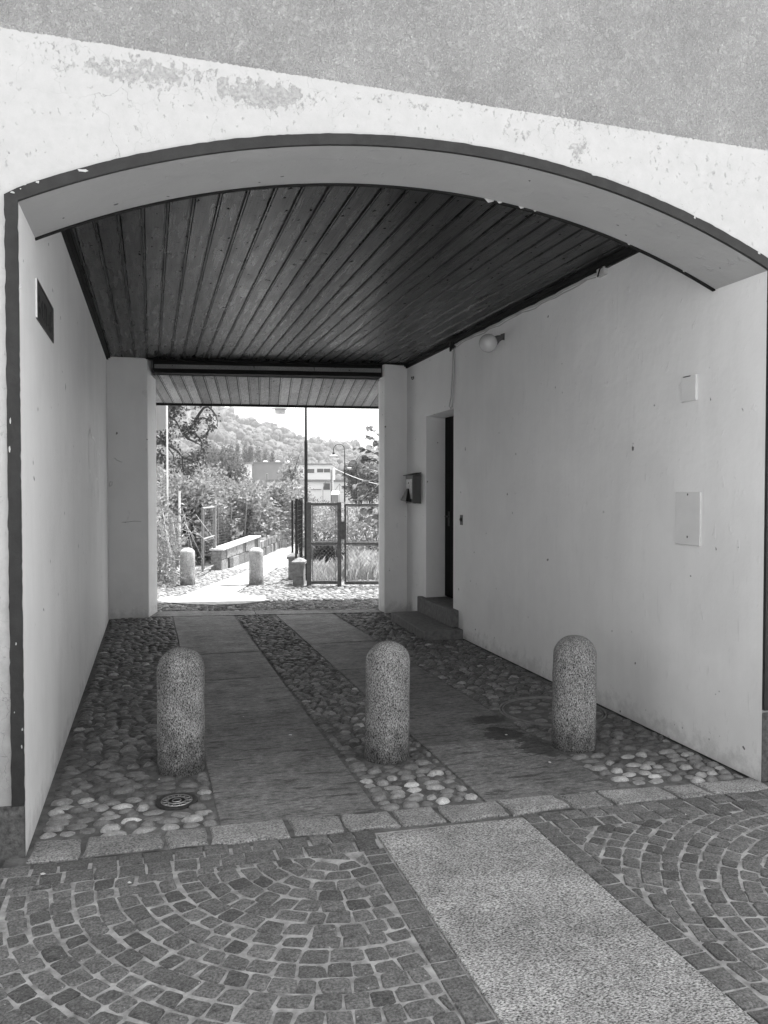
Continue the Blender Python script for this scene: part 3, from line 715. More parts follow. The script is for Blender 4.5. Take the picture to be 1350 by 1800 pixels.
for co in (0, .102):                                     # two courses along the kerb
    x = -2.6
    while x < 5.6:
        L = .11 * rng.uniform(.85, 1.25); a_, b_ = max(x, SXR) if x < SXR < x + L else x, min(x + L, SXL) if x < SXL < x + L else x + L
        if not (SXL - .01 <= a_ and b_ <= SXR + .01) and b_ - a_ > .035:
            J = lambda: rng.uniform(-.005, .005)
            stone(mb, [(a_ + .005 + J(), kerb_y(a_) - .105 - co + J()), (b_ - .005 + J(), kerb_y(b_) - .105 - co + J()), (b_ - .005 + J(), kerb_y(b_) - .010 - co), (a_ + .005 + J(), kerb_y(a_) - .010 - co)], -.02, rng.uniform(-.002, .003), .005, rng.uniform(.72, 1.15), rng, .002, .003)
        x += L
for k_ in range(7):                                      # courses on beyond each side, out along the street
    pass
tag_s(mb.build('sett_paving', MAT['sett']))
# granite strip in the street
mb = MB(); yy = [-6.0, -3.9, -1.6, .55, kerb_y(1.37) - .045]
for i in range(4): stone(mb, [(SXL + .003, yy[i] + .003), (SXR - .003, yy[i] + .003), (SXR - .003, yy[i + 1] - .003 + (-.02 if i == 3 else 0)), (SXL + .003, yy[i + 1] - .003)], -.03, .003, .004, 1, rng, .0, .001)
tag_s(mb.build('street_slab', MAT['street_slab']))
# kerb stones
mb = MB(); x = -.53
kb = lambda x: 3.85 + (3.593 - 3.85) * (x + .546) / 3.796
while x < 3.2:
    L = rng.uniform(.2, .42); e = min(x + L, 3.215)
    if 3.215 - e < .12: e = 3.215
    w0, w1 = .045, .0
    stone(mb, [(x + .008, kerb_y(x) + rng.uniform(-.012, .012)), (e - .008, kerb_y(e) + rng.uniform(-.015, .015)), (e - .008 + rng.uniform(-.02, .005), kb(e) - .006 + rng.uniform(-.012, .004)), (x + .008, kb(x) - .006 + rng.uniform(-.012, .004))], -.03, rng.uniform(.005, .011), .010, rng.uniform(.85, 1.15), rng, .002, .009)
    x = e
tag_s(mb.build('kerb', MAT['kerb']))
mb = MB(); n_ = 24
for i in range(n_):
    a_, b_ = -.53 + 3.745 * i / n_, -.53 + 3.745 * (i + 1) / n_
    mb.poly([(a_, kerb_y(a_) + .004, -.0035), (b_, kerb_y(b_) + .004, -.0035), (b_, kb(b_) - .004, -.0035), (a_, kb(a_) - .004, -.0035)])
tag_s(mb.build('kerb_joint', MAT['mortar']))
# passage slabs
def lerp(a, b, t): return a + (b - a) * t
mb = MB()
def slabs(l0, l1, r0, r1, ys, seed):
    r_ = random.Random(seed)
    def X(a, b, y): return lerp(a[0], b[0], (y - a[1]) / (b[1] - a[1]))
    for i in range(len(ys) - 1):
        sk = r_.uniform(-.02, .02) if i else 0; y0, y1 = ys[i], ys[i + 1]
        if i == 0: pts = [(X(l0, l1, l0[1]), l0[1]), (X(r0, r1, r0[1]), r0[1]), (X(r0, r1, y1), y1 - .004), (X(l0, l1, y1), y1 - .004)]
        elif i == len(ys) - 2: pts = [(X(l0, l1, y0), y0), (X(r0, r1, y0), y0), (r1[0], r1[1]), (l1[0], l1[1])]
        else: pts = [(X(l0, l1, y0), y0), (X(r0, r1, y0), y0), (X(r0, r1, y1), y1 - .004), (X(l0, l1, y1), y1 - .004)]
        stone(mb, pts, -.03, r_.uniform(.0, .003), .004, r_.uniform(.82, 1.15), r_, 0, .002)
slabs((.311, 3.805), (.265, 10.40), (1.085, 3.751), (1.021, 10.27), [3.78, 4.78, 5.72, 6.78, 7.9, 9.0, 10.3], 1)
slabs((1.653, 3.700), (1.555, 10.18), (2.409, 3.652), (2.28, 10.06), [3.68, 4.62, 5.9, 6.85, 8.1, 9.1, 10.1], 2)
TB0, TB1 = Vector((.077, 10.905)), Vector((2.95, 10.22))
stone(mb, [(-.03, 10.452), (1.3, 10.235), (1.32, 10.60), (.08, 10.90)], -.03, .006, .005, 1.25, rng, 0, .002)
stone(mb, [(1.305, 10.234), (2.962, 9.965), (2.95, 10.21), (1.325, 10.60)], -.03, .006, .005, 1.15, rng, 0, .002)
tag_s(mb.build('stone_slab_paving', MAT['slab']))

# cobbles: domed stones set in mortar
def cobble(mb, x, y, a, b, rot, h, tone, rng, z=-.012, n=10, rings=((1, 0), (.93, .5), (.66, .86), (.33, .98))):
    bi = len(mb.v); ex = rng.uniform(.75, 1.0); ca, sa = math.cos(rot), math.sin(rot); jit = [rng.uniform(.82, 1.12) for _ in range(n)]
    for rr, hh in rings:
        for k in range(n):
            hh_ = hh * rng.uniform(.86, 1.08); w_ = 2 * PI * k / n; c_, s_ = math.cos(w_), math.sin(w_)
            u = a * rr * jit[k] * math.copysign(abs(c_) ** ex, c_); v = b * rr * jit[k] * math.copysign(abs(s_) ** ex, s_)
            mb.v.append((x + u * ca - v * sa, y + u * sa + v * ca, z - .004 + hh_ * h))
    mb.v.append((x, y, z - .004 + h)); top = len(mb.v) - 1; nr = len(rings)
    for r_ in range(nr - 1):
        for k in range(n):
            k2 = (k + 1) % n; mb.face((bi + r_ * n + k, bi + r_ * n + k2, bi + (r_ + 1) * n + k2, bi + (r_ + 1) * n + k), tone)
    for k in range(n): mb.face((bi + (nr - 1) * n + k, bi + (nr - 1) * n + (k + 1) % n, top), tone)
def cobbles(mb, xa, xb, y0, y1, holes, rng, sx=.047, sy=.030, pale=None, n=10, yend=None, front=None, z=-.012, keep=None):
    y = y0; row = 0
    while y < y1:
        big = (1.15 if y < 4.4 else 1.12 if y < 5.2 else 1.0)
        ry = sy * big * rng.uniform(.92, 1.1)
        x = xa(y) + rng.uniform(0, sx * .6)
        while True:
            ax = sx * big * rng.uniform(.62, 1.25); cx = x + ax
            if cx + ax > xb(y):
                left = xb(y) - x
                if left < .035: break
                ax = left / 2; cx = x + ax
            cy = y + ry + rng.uniform(-.25, .25) * ry
            ok = all((cx - hx) ** 2 + (cy - hy) ** 2 > (hr + ax * .35) ** 2 for hx, hy, hr in holes)
            if yend and cy + ry > yend(cx): ok = False
            if front and cy - ry * .75 < front(cx): ok = False
            if keep and not keep(cx, cy): ok = False
            if ok:
                tn = rng.choice((.55, .7, .8, .9, 1.0, 1.15, 1.35)) * rng.uniform(.85, 1.15)
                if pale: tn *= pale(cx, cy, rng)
                cobble(mb, cx, cy, ax * .97, ry * rng.uniform(.85, 1.08), rng.gauss(0, .2), rng.uniform(.016, .032), tn, rng, z, n)
            x = cx + ax + .003
        y += ry * 1.9; row += 1
rng = random.Random(21)
def pale(x, y, r):  # front stones paler: cleaner stone, plus daylight from the opening put into their tone
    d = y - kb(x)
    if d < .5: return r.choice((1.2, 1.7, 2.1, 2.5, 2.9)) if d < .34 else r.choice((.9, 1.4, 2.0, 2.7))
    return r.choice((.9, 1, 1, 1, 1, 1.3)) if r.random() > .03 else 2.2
holes = [(b.x, b.y, .14) for b in BOL] + [MH, MH2]
X1 = lambda a, b: (lambda y: lerp(a[0], b[0], (y - a[1]) / (b[1] - a[1])))
s1l, s1r, s2l, s2r = X1((.311, 3.805), (.265, 10.215)), X1((1.085, 3.751), (1.021, 10.131)), X1((1.653, 3.7), (1.558, 9.97)), X1((2.409, 3.65), (2.28, 9.8))
ye = lambda x: 10.45 - .165 * x
fr = lambda x: kb(x) + .004
mb = MB()
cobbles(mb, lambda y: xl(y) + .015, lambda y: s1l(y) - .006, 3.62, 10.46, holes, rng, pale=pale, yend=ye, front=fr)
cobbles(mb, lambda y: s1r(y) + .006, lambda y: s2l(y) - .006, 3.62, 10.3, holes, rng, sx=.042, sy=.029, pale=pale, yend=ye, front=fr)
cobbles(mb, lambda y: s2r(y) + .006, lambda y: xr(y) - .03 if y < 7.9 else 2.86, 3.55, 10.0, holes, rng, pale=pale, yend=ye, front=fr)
cobbles(mb, lambda y: 2.9, lambda y: xr(y), 9.45, 10.0, holes, rng, yend=ye)
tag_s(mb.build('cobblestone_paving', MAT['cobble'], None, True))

# path slabs outside
PA = [G(*p).xy for p in ((470, 1054.5), (457, 1058), (420, 1062), (370, 1063.5), (320, 1061.5), (284, 1058))]
def pathL(y): 
    pts = [G(301, 1055), G(381, 1024), G(438, 1003), G(515, 957)]
    for i in range(3):
        if y <= pts[i + 1].y or i == 2: return lerp(pts[i].x, pts[i + 1].x, (y - pts[i].y) / (pts[i + 1].y - pts[i].y))
def pathR(y):
    pts = [G(412, 1043), G(466, 1012), G(497, 990), G(517.5, 962)]
    for i in range(3):
        if y <= pts[i + 1].y or i == 2: return lerp(pts[i].x, pts[i + 1].x, (y - pts[i].y) / (pts[i + 1].y - pts[i].y))
mb = MB(); z = .004
seq = [tuple(p) for p in PA]
yj = G(412, 1043).y
mb.poly([(seq[i][0], seq[i][1], z) for i in range(len(seq))][::-1] + [], 1.0)
mb.poly([(seq[5][0], seq[5][1], z), (seq[0][0], seq[0][1], z), (G(462, 1049).x, G(462, 1049).y, z), (G(440, 1046).x, G(440, 1046).y, z), (pathR(yj), yj, z), (pathL(yj), yj, z)], 1.02)
y = yj + .006; r_ = random.Random(4)
while y < 30:
    L = r_.uniform(.9, 1.5); e = y + L
    mb.poly([(pathL(y), y, z), (pathR(y), y, z), (pathR(e - .02), e - .02, z), (pathL(e - .02), e - .02, z)], r_.uniform(.85, 1.1)); y = e
tag_s(mb.build('path', MAT['path']))
rng = random.Random(31); mb = MB()
import_y = lambda x: 10.93 - .238 * x
fronty = lambda x: import_y(x) + .0
def outpath(x, y):
    # outside the slab path
    if y > yj: return not (pathL(y) - .03 < x < pathR(y) + .03)
    # arc front
    c = PA; 
    if c[5][0] - .02 < x < c[0][0] + .03:
        for i in range(5):
            a, b = c[i + 1], c[i]
            if a[0] <= x <= b[0]: return y < lerp(a[1], b[1], (x - a[0]) / (b[0] - a[0]) ) - .03 or (x > pathR(yj) + .1 and y > G(440, 1046).y)
        return False
    return True
cobbles(mb, lambda y: -1.4, lambda y: 5.2, 10.0, 16.5, [], rng, sx=.05, sy=.033, n=8, front=lambda x: 10.92 - .24 * x + .0, z=-.014, keep=outpath)
tag_s(mb.build('yard_cobbles', MAT['cobble_out'], None, True))

# ------------------------------------------------------------------ manhole covers
m0 = empty('manhole_cover', (MH[0], MH[1], 0), 'small round cast iron cover with ring pattern, beside the left bollard', 'manhole cover')
q = MB(); q.lathe([(.108, -.03), (.108, .002), (.105, .004), (.082, .004), (.080, .002)], (0, 0, 0), 40); q.build('frame', MAT['iron'], m0)
q = MB(); q.lathe([(.0795, -.02), (.0795, .0025)], (0, 0, 0), 40); q.build('lid', MAT['slot'], m0)
q = MB()
def ringtube(c, r, t, z, n=20): q.tube([(c[0] + r * math.cos(2 * PI * i / n), c[1] + r * math.sin(2 * PI * i / n), z) for i in range(n + 1)], t, 5, cap=False)
for k_ in range(12): ringtube((.062 * math.cos(2 * PI * k_ / 12), .062 * math.sin(2 * PI * k_ / 12)), .0135, .0022, .0035, 10)
ringtube((0, 0), .078, .0025, .0035, 32); ringtube((0, 0), .045, .003, .0035, 24); ringtube((0, 0), .022, .003, .0035, 16)
q.build('relief', MAT['steel'], m0)
m1 = empty('manhole_cover', (MH2[0], MH2[1], 0), 'large round manhole cover filled with cobbles, behind the right bollard', 'manhole cover')
q = MB()
for r0, r1, z in ((.385, .378, .004), (.362, .358, .003)):
    q.lathe([(r0, -.03), (r0, z), (r1, z), (r1, -.03)], (0, 0, 0), 56)
q.build('frame', MAT['concrete'], m1)
q = MB(); rr_ = random.Random(6)
for k_ in range(400):
    a = rr_.uniform(0, 2 * PI); r = .30 * math.sqrt(rr_.random()); xx, yy_ = r * math.cos(a), r * math.sin(a)
    if all((xx - p[0]) ** 2 + ((yy_ - p[1]) * 1.35) ** 2 > .105 ** 2 for p in getattr(q, 'pp', [])):
        q.pp = getattr(q, 'pp', []) + [(xx, yy_)]; cobble(q, xx, yy_, .055, .036, rr_.gauss(0, .3), .02, rr_.uniform(.7, 1.5), rr_, -.010)
q.build('stone_infill', MAT['cobble'], m1, True)
q = MB(); q.lathe([(.344, -.03), (.344, -.006)], (0, 0, 0), 48); q.build('infill_bed', MAT['mortar'], m1)

# ------------------------------------------------------------------ bollards
def bollard_mesh(r, h, dome, seed, n=40):
    q = MB(); prof = [(r * 1.01, -.05), (r * 1.01, .0)]
    hs = h - dome
    for i in range(1, 15): prof.append((r * (1 - .02 * i / 14), hs * i / 14))
    r2 = r * .98
    for i in range(1, 13):
        a = PI / 2 * i / 12; prof.append((max(r2 * math.cos(a), .003), hs + dome * math.sin(a)))
    q.lathe(prof, (0, 0, 0), n)
    for i, v in enumerate(q.v):
        d = .004 * mnoise.noise((v[0] * 14 + seed, v[1] * 14, v[2] * 8)) + .0015 * mnoise.noise((v[0] * 60 + seed, v[1] * 60, v[2] * 40))
        L = math.hypot(v[0], v[1]) + 1e-6; q.v[i] = (v[0] * (1 + d / max(L, .03)), v[1] * (1 + d / max(L, .03)), v[2] + d * .5)
    return q
names = ('left front granite bollard beside the small iron cover', 'middle front granite bollard standing in the central cobble strip', 'right front granite bollard with a dark stain at its foot')
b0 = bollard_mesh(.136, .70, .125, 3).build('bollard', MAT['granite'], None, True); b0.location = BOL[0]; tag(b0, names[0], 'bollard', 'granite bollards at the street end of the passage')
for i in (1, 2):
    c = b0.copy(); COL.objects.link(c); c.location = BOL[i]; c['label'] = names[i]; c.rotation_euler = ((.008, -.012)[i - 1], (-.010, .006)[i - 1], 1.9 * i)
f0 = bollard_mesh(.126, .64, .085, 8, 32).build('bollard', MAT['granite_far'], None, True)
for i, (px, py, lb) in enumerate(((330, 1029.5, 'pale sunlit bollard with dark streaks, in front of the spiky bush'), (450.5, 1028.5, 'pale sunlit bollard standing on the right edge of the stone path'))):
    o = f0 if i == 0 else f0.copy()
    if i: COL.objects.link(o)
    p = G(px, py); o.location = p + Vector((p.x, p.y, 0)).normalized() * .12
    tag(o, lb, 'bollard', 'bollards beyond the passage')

# litter: small pale scraps and a few bits in the joints
rng = random.Random(77)
for i, (px, py, s) in enumerate(((150 / 2, 1430 + 213 / 2, .011), (455 / 2, 1430 + 243 / 2, .008), (280, 1370, .006), (510, 1292, .012), (428, 1260, .006), (966, 1340, .012), (890, 1292, .009), (1205, 1432, .006))):
    p = G(px, py, .006); q = MB(); n_ = 7
    q.poly([(s * rng.uniform(.6, 1.2) * math.cos(2 * PI * k / n_), s * rng.uniform(.6, 1.2) * math.sin(2 * PI * k / n_), rng.uniform(0, .003)) for k in range(n_)])
    q.poly([(s * .5 * math.cos(2 * PI * k / n_), s * .5 * math.sin(2 * PI * k / n_), .004) for k in range(n_)])
    o = q.build('litter_scrap', MAT['dirt']); o.location = p
    tag(o, 'tiny pale scrap of litter lying on the paving', 'litter', 'scraps of litter on the paving')

# ================================================================== beyond the passage
RZ = -YAW
def leaf(mb, c, d, L, W, rng, tone, nrm=None):
    d = d.normalized(); s = d.cross(nrm if nrm is not None else Vector((rng.gauss(0, 1), rng.gauss(0, 1), rng.gauss(0, 1) + .6)))
    if s.length < 1e-3: s = Vector((1, 0, 0))
    s.normalize(); u = s.cross(d) * (L * .12)
    b = len(mb.v)
    mb.v += [tuple(c), tuple(c + d * L * .4 + s * W + u), tuple(c + d * L), tuple(c + d * L * .4 - s * W + u)]
    mb.face((b, b + 1, b + 2, b + 3), tone)
def foliage(mb, blobs, n, L, rng, wr=.32, shell=.45, droop=0.0):
    vol = [b[1][0] * b[1][1] * b[1][2] for b in blobs]; tot = sum(vol)
    for (c, r), v in zip(blobs, vol):
        c = Vector(c); seed = rng.uniform(0, 99)
        for _ in range(int(n * v / tot)):
            d = Vector((rng.gauss(0, 1), rng.gauss(0, 1), rng.gauss(0, 1))).normalized()
            rr = (shell + (1 - shell) * rng.random() ** .6)
            k = 1 + .45 * mnoise.noise(d * 2.3 + Vector((seed, 0, 0))) + .25 * mnoise.noise(d * 6 + Vector((0, seed, 0)))
            p = c + Vector((d.x * r[0], d.y * r[1], d.z * r[2])) * rr * k
            if mnoise.noise(p * (1.1 / max(r)) * 3 + Vector((seed, 0, 0))) < -.28: continue
            if p.z < .0: p.z = rng.uniform(0, .1)
            dd = (d * .7 + Vector((rng.gauss(0, .6), rng.gauss(0, .6), rng.gauss(0, .6) - droop)))
            l = L * rng.uniform(.6, 1.3); leaf(mb, p, dd, l, l * wr, rng, rng.uniform(.65, 1.35))
def shrub(name, blobs, n, L, label, cat='shrub', group=None, mat='leaf', seed=0, wr=.32, stems=5, droop=0.0):
    rng = random.Random(seed); c = Vector(blobs[0][0]); e = empty(name, (c.x, c.y, 0), label, cat, group)
    inv = Matrix.Translation(-Vector((c.x, c.y, 0)))
    q = MB(); foliage(q, blobs, n, L, rng, wr, droop=droop); o = q.build('foliage', MAT[mat], e); o.matrix_parent_inverse = inv
    q = MB()
    for i in range(stems):
        b = rng.choice(blobs); t = Vector(b[0]) + Vector((rng.uniform(-.6, .6) * b[1][0], rng.uniform(-.6, .6) * b[1][1], rng.uniform(.2, .8) * b[1][2]))
        a = Vector((c.x + rng.uniform(-.1, .1), c.y + rng.uniform(-.1, .1), -.05)); m = a.lerp(t, .5) + Vector((rng.uniform(-.1, .1), 0, .15))
        q.tube([a, m, t], [.02, .014, .006], 5)
    o = q.build('stem', MAT['bark'], e); o.matrix_parent_inverse = inv
    return e
def tree(name, base, trunk_h, tr, blobs, n, L, label, group=None, mat='leaf', seed=0, cat='tree', wr=.34, shell=.35):
    rng = random.Random(seed); e = empty(name, base, label, cat, group); base = Vector(base); inv = Matrix.Translation(-base)
    q = MB(); top = base + Vector((0, 0, trunk_h))
    q.tube([base - Vector((0, 0, .1)), base + Vector((tr * .4, 0, trunk_h * .5)), top], [tr * 1.2, tr, tr * .75], 8)
    for (c, r) in blobs:
        for i in range(2):
            t = Vector(c) + Vector((rng.uniform(-.6, .6) * r[0], rng.uniform(-.6, .6) * r[1], rng.uniform(-.2, .7) * r[2]))
            q.tube([top - Vector((0, 0, trunk_h * .1)), top.lerp(t, .5) + Vector((0, 0, .1 * r[2])), t], [tr * .6, tr * .35, tr * .12], 5)
    o = q.build('trunk', MAT['bark'], e); o.matrix_parent_inverse = inv
    q = MB(); foliage(q, blobs, n, L, rng, wr, shell); o = q.build('crown', MAT[mat], e); o.matrix_parent_inverse = inv
    return e

# spiky bush in front on the left
shrub('spiky_bush', [((.0, 14.5, .55), (.62, .7, .72)), ((-.75, 14.4, .8), (.9, .9, .95)), ((.42, 14.75, .28), (.36, .45, .38)), ((-.05, 14.9, 1.15), (.6, .6, .55)), ((.1, 13.75, .28), (.5, .4, .32))], 9000, .085,
      'spiky overgrown bush of thin arching stems, directly behind the far left bollard', 'bush', None, 'leaf', 41, .17, 0)
rng = random.Random(42); q = MB()
for i in range(90):
    a = Vector((rng.uniform(-.9, .35), rng.uniform(14.2, 14.9), 0)); dx = rng.uniform(-.4, .75)
    pts = [a, a + Vector((dx * .2, -.1, rng.uniform(.5, 1.0))), a + Vector((dx * .6, -rng.uniform(.1, .5), rng.uniform(.8, 1.35))), a + Vector((dx, -rng.uniform(.2, .8), rng.uniform(.35, 1.15)))]
    q.tube(pts, [.006, .005, .004, .002], 4)
bush = [o for o in COL.objects if o.name == 'spiky_bush'][0]
o = q.build('stem', MAT['coping'], bush); o.matrix_parent_inverse = Matrix.Translation(-bush.location)

# shrubs behind the wire fence
GH = 'flowering shrubs behind the wire fence'
for i, (px, dep, r, zt, lb) in enumerate(((318, 17.5, .8, 1.85, 'shrub behind the spiky bush, pale stake in front of it'), (352, 18.5, .85, 1.75, 'shrub behind the open gate frame'), (392, 20.0, .9, 1.75, 'shrub behind the wire fence, next right of the gate frame'),
        (430, 21.5, .95, 1.7, 'shrub behind the middle of the wire fence'), (470, 23.5, 1.0, 1.75, 'dark-hearted shrub overhanging the block wall'), (510, 27, 1.1, 1.75, 'shrub at the far end of the wire fence beside the tall pole'))):
    p = gd(px, dep); rr = random.Random(i + 60)
    bl = [((p.x, p.y, zt * .5), (r, r * .8, zt * .55))] + [((p.x + rr.uniform(-.7, .7) * r, p.y + rr.uniform(-.4, .4), zt * rr.uniform(.55, .9)), (r * .5, r * .5, r * .38)) for _ in range(4)]
    shrub('flowering_shrub', bl, 6000, .105, 'leafy sunlit ' + lb, 'shrub', GH, 'leaf', 80 + i, .36, 5)
p = gd(318, 24)
shrub('tall_shrub', [((p.x, p.y, 1.3), (1.2, .9, 1.2)), ((p.x + .8, p.y + .5, 1.9), (.8, .7, .6))], 4500, .11, 'tall pale shrub rising under the tree branches', 'shrub', None, 'leaf', 97)
# round tree and thin young tree in the middle distance
p = gd(386, 44); tree('round_tree', p, 1.6, .10, [((p.x, p.y, 2.7), (1.45, 1.3, 1.3)), ((p.x + .9, p.y, 2.3), (.8, .8, .8)), ((p.x - 1.0, p.y, 2.5), (.9, .9, .9)), ((p.x, p.y, 1.3), (1.3, 1.0, .9))], 9000, .13, 'round fine-leaved tree left of the white-walled building', None, 'leaf_far', 5)
p = gd(512, 29); tree('young_tree', p, 1.9, .05, [((p.x, p.y, 2.4), (.42, .4, .6)), ((p.x + .12, p.y, 1.8), (.5, .5, .55)), ((p.x - .2, p.y, 2.0), (.4, .4, .4)), ((p.x + .25, p.y, 2.85), (.14, .14, .34))], 1900, .085, 'thin young tree with sparse pale leaves left of the tall dark lamp post', None, 'leaf', 6, shell=.1)

# the tree whose branches reach in from the left
def big_tree():
    rng = random.Random(9); D = 20.0
    base = gd(252, D); e = empty('branching_tree', base, 'dark branching tree with drooping leafy limbs, left edge of the far opening', 'tree'); inv = Matrix.Translation(-base)
    P = lambda px, py, dd=0: at(px, py, D + dd)
    q = MB(); q.tube([base - Vector((0, 0, .1)), P(254, 850), P(250, 780), P(258, 735), P(252, 690), P(248, 640)], [.16, .14, .12, .10, .08, .04], 9)
    limbs = [[(256, 745), (276, 728), (296, 731), (310, 741), (318, 756), (330, 763)], [(318, 757), (334, 753), (342, 743), (348, 736), (358, 734), (366, 738), (372, 741)], [(340, 745), (350, 728), (358, 717), (366, 715), (374, 722), (379, 730), (382, 740), (382, 750)],
             [(330, 760), (342, 762), (350, 769), (354, 777), (354, 790), (352, 796)], [(322, 762), (332, 772), (345, 778), (352, 782)], [(354, 770), (362, 764), (368, 755), (372, 745)], [(258, 790), (280, 778), (300, 785), (312, 793), (320, 803), (321, 820), (324, 830)],
             [(320, 803), (334, 808), (341, 812), (342, 805)], [(256, 770), (276, 768), (292, 782), (305, 800), (306, 812)], [(262, 840), (276, 805), (282, 795), (290, 815), (292, 830)], [(252, 700), (280, 690), (300, 700), (310, 712), (318, 716)],
             [(250, 690), (290, 670), (330, 680), (348, 705), (352, 716)], [(248, 680), (220, 660), (190, 680)], [(250, 720), (220, 715), (200, 740)], [(250, 660), (280, 640), (320, 640), (360, 660)]]
    tips = []
    for L in limbs:
        dd = rng.uniform(-.5, .5); pts = [P(x, y, dd * i / len(L) + rng.uniform(-.04, .04)) for i, (x, y) in enumerate(L)]
        q.tube(pts, [.035 * (1 - .85 * i / (len(pts) - 1)) + .004 for i in range(len(pts))], 6)
        for i in range(1, len(pts)):
            for k in range(3): tips.append(pts[i - 1].lerp(pts[i], rng.random()))
    o = q.build('trunk', MAT['bark'], e); o.matrix_parent_inverse = inv
    q = MB()
    for t in tips:
        for _ in range(rng.choice((0, 0, 2, 4, 8))):
            p = t + Vector((rng.gauss(0, .075), rng.gauss(0, .1), rng.gauss(0, .06)))
            l = rng.uniform(.05, .1); leaf(q, p, Vector((rng.gauss(0, 1), rng.gauss(0, .7), rng.gauss(-.4, .7))), l, l * .36, rng, rng.uniform(.5, 1.2))
    for (px, py, rx, rz_, n) in ((308, 716, .22, .22, 420), (296, 738, .20, .18, 200), (288, 768, .26, .24, 420), (300, 712, .15, .2, 160), (332, 752, .14, .1, 150), (283, 806, .15, .15, 150), (338, 806, .16, .14, 150), (330, 826, .2, .18, 260), (310, 822, .15, .15, 120), (362, 780, .09, .07, 60), (373, 752, .1, .05, 60), (355, 797, .1, .1, 60), (372, 733, .07, .07, 40),
                           (352, 706, .14, .08, 90), (345, 660, .5, .3, 500), (280, 640, .6, .4, 700), (225, 690, .5, .6, 900), (200, 760, .4, .5, 500)):
        c = P(px, py)
        for _ in range(int(n * .6)):
            p = c + Vector((rng.gauss(0, rx * .6), rng.gauss(0, .25), rng.gauss(0, rz_ * .6))); l = rng.uniform(.05, .1)
            leaf(q, p, Vector((rng.gauss(0, 1), rng.gauss(0, .7), rng.gauss(-.3, .7))), l, l * .36, rng, rng.uniform(.5, 1.2))
    o = q.build('crown', MAT['leaf_dark'], e); o.matrix_parent_inverse = inv
big_tree()

# pale board on a white pole, stake, dark shed
b_ = gd(294.5, 17.0)
SP = empty('board_post', b_, 'large pale blank board high on a slim white pole, far left of the opening', 'board', rz=RZ)
q = MB(); q.tube([(0, 0, -.05), (0, 0, 3.9)], .019, 10); q.build('pole', MAT['white'], SP)
q = MB(); q.hexa([(-.6, -.02, 2.88), (-.03, -.02, 2.965), (-.03, .04, 2.965), (-.6, .04, 2.88), (-.6, -.02, 3.62), (-.03, -.02, 3.62), (-.03, .04, 3.62), (-.6, .04, 3.62)]); q.build('board', MAT['bgrey'], SP)
p = gd(315.5, 16.2); q = MB(); q.tube([p, p + Vector((0, 0, 1.62))], .022, 8); tag(q.build('garden_stake', MAT['white']), 'slim pale garden stake standing in the spiky bush', 'stake')
s_ = gd(262, 25); SH = empty('garden_shed', s_, 'dark timber shed with a steep roof slope, half hidden at the far left edge', 'shed', rz=RZ)
q = MB(); q.box(-1.6, .42, 0, 2, -.05, 1.5); q.build('wall', MAT['shed'], SH)
q = MB(); q.hexa([(-.6, -.2, 2.98), (.66, -.2, 1.52), (.66, 2.2, 1.52), (-.6, 2.2, 2.98), (-.6, -.2, 3.08), (.74, -.2, 1.54), (.74, 2.2, 1.54), (-.6, 2.2, 3.08)])
q.hexa([(-1.86, -.2, 1.52), (-.6, -.2, 2.98), (-.6, 2.2, 2.98), (-1.86, 2.2, 1.52), (-1.94, -.2, 1.54), (-.6, -.2, 3.08), (-.6, 2.2, 3.08), (-1.94, 2.2, 1.54)]); q.build('roof', MAT['shed'], SH)
q = MB(); q.poly([(-1.5, -.01, 1.5), (.4, -.01, 1.5), (-.6, -.01, 2.9)]); q.build('gable', MAT['bgrey'], SH)

# open gate frame on the left
gn, gf = G(377.5, 1001), gd(355.5, 14.9)
GF = empty('gate_leaf', gn, 'open grey tube gate leaf swung beside the spiky bush, near end of the block wall', 'gate')
gl_ = gf - gn; gl_.z = 0
q = MB(); q.box(-.042, .042, -.03, .03, -.05, 1.33); q.build('post', MAT['galv'], GF).rotation_euler.z = math.atan2(gl_.y, gl_.x)
q = MB(); q.tube([gl_ + Vector((0, 0, .08)), gl_ + Vector((0, 0, 1.3))], .024, 8); q.tube([Vector((0, 0, 1.29)), gl_ + Vector((0, 0, 1.29))], .022, 8)
for z_ in (.70, .66, .1): q.tube([Vector((0, 0, z_)), gl_ + Vector((0, 0, z_))], .018 if z_ != .66 else .008, 8)
q.build('frame', MAT['galv'], GF)

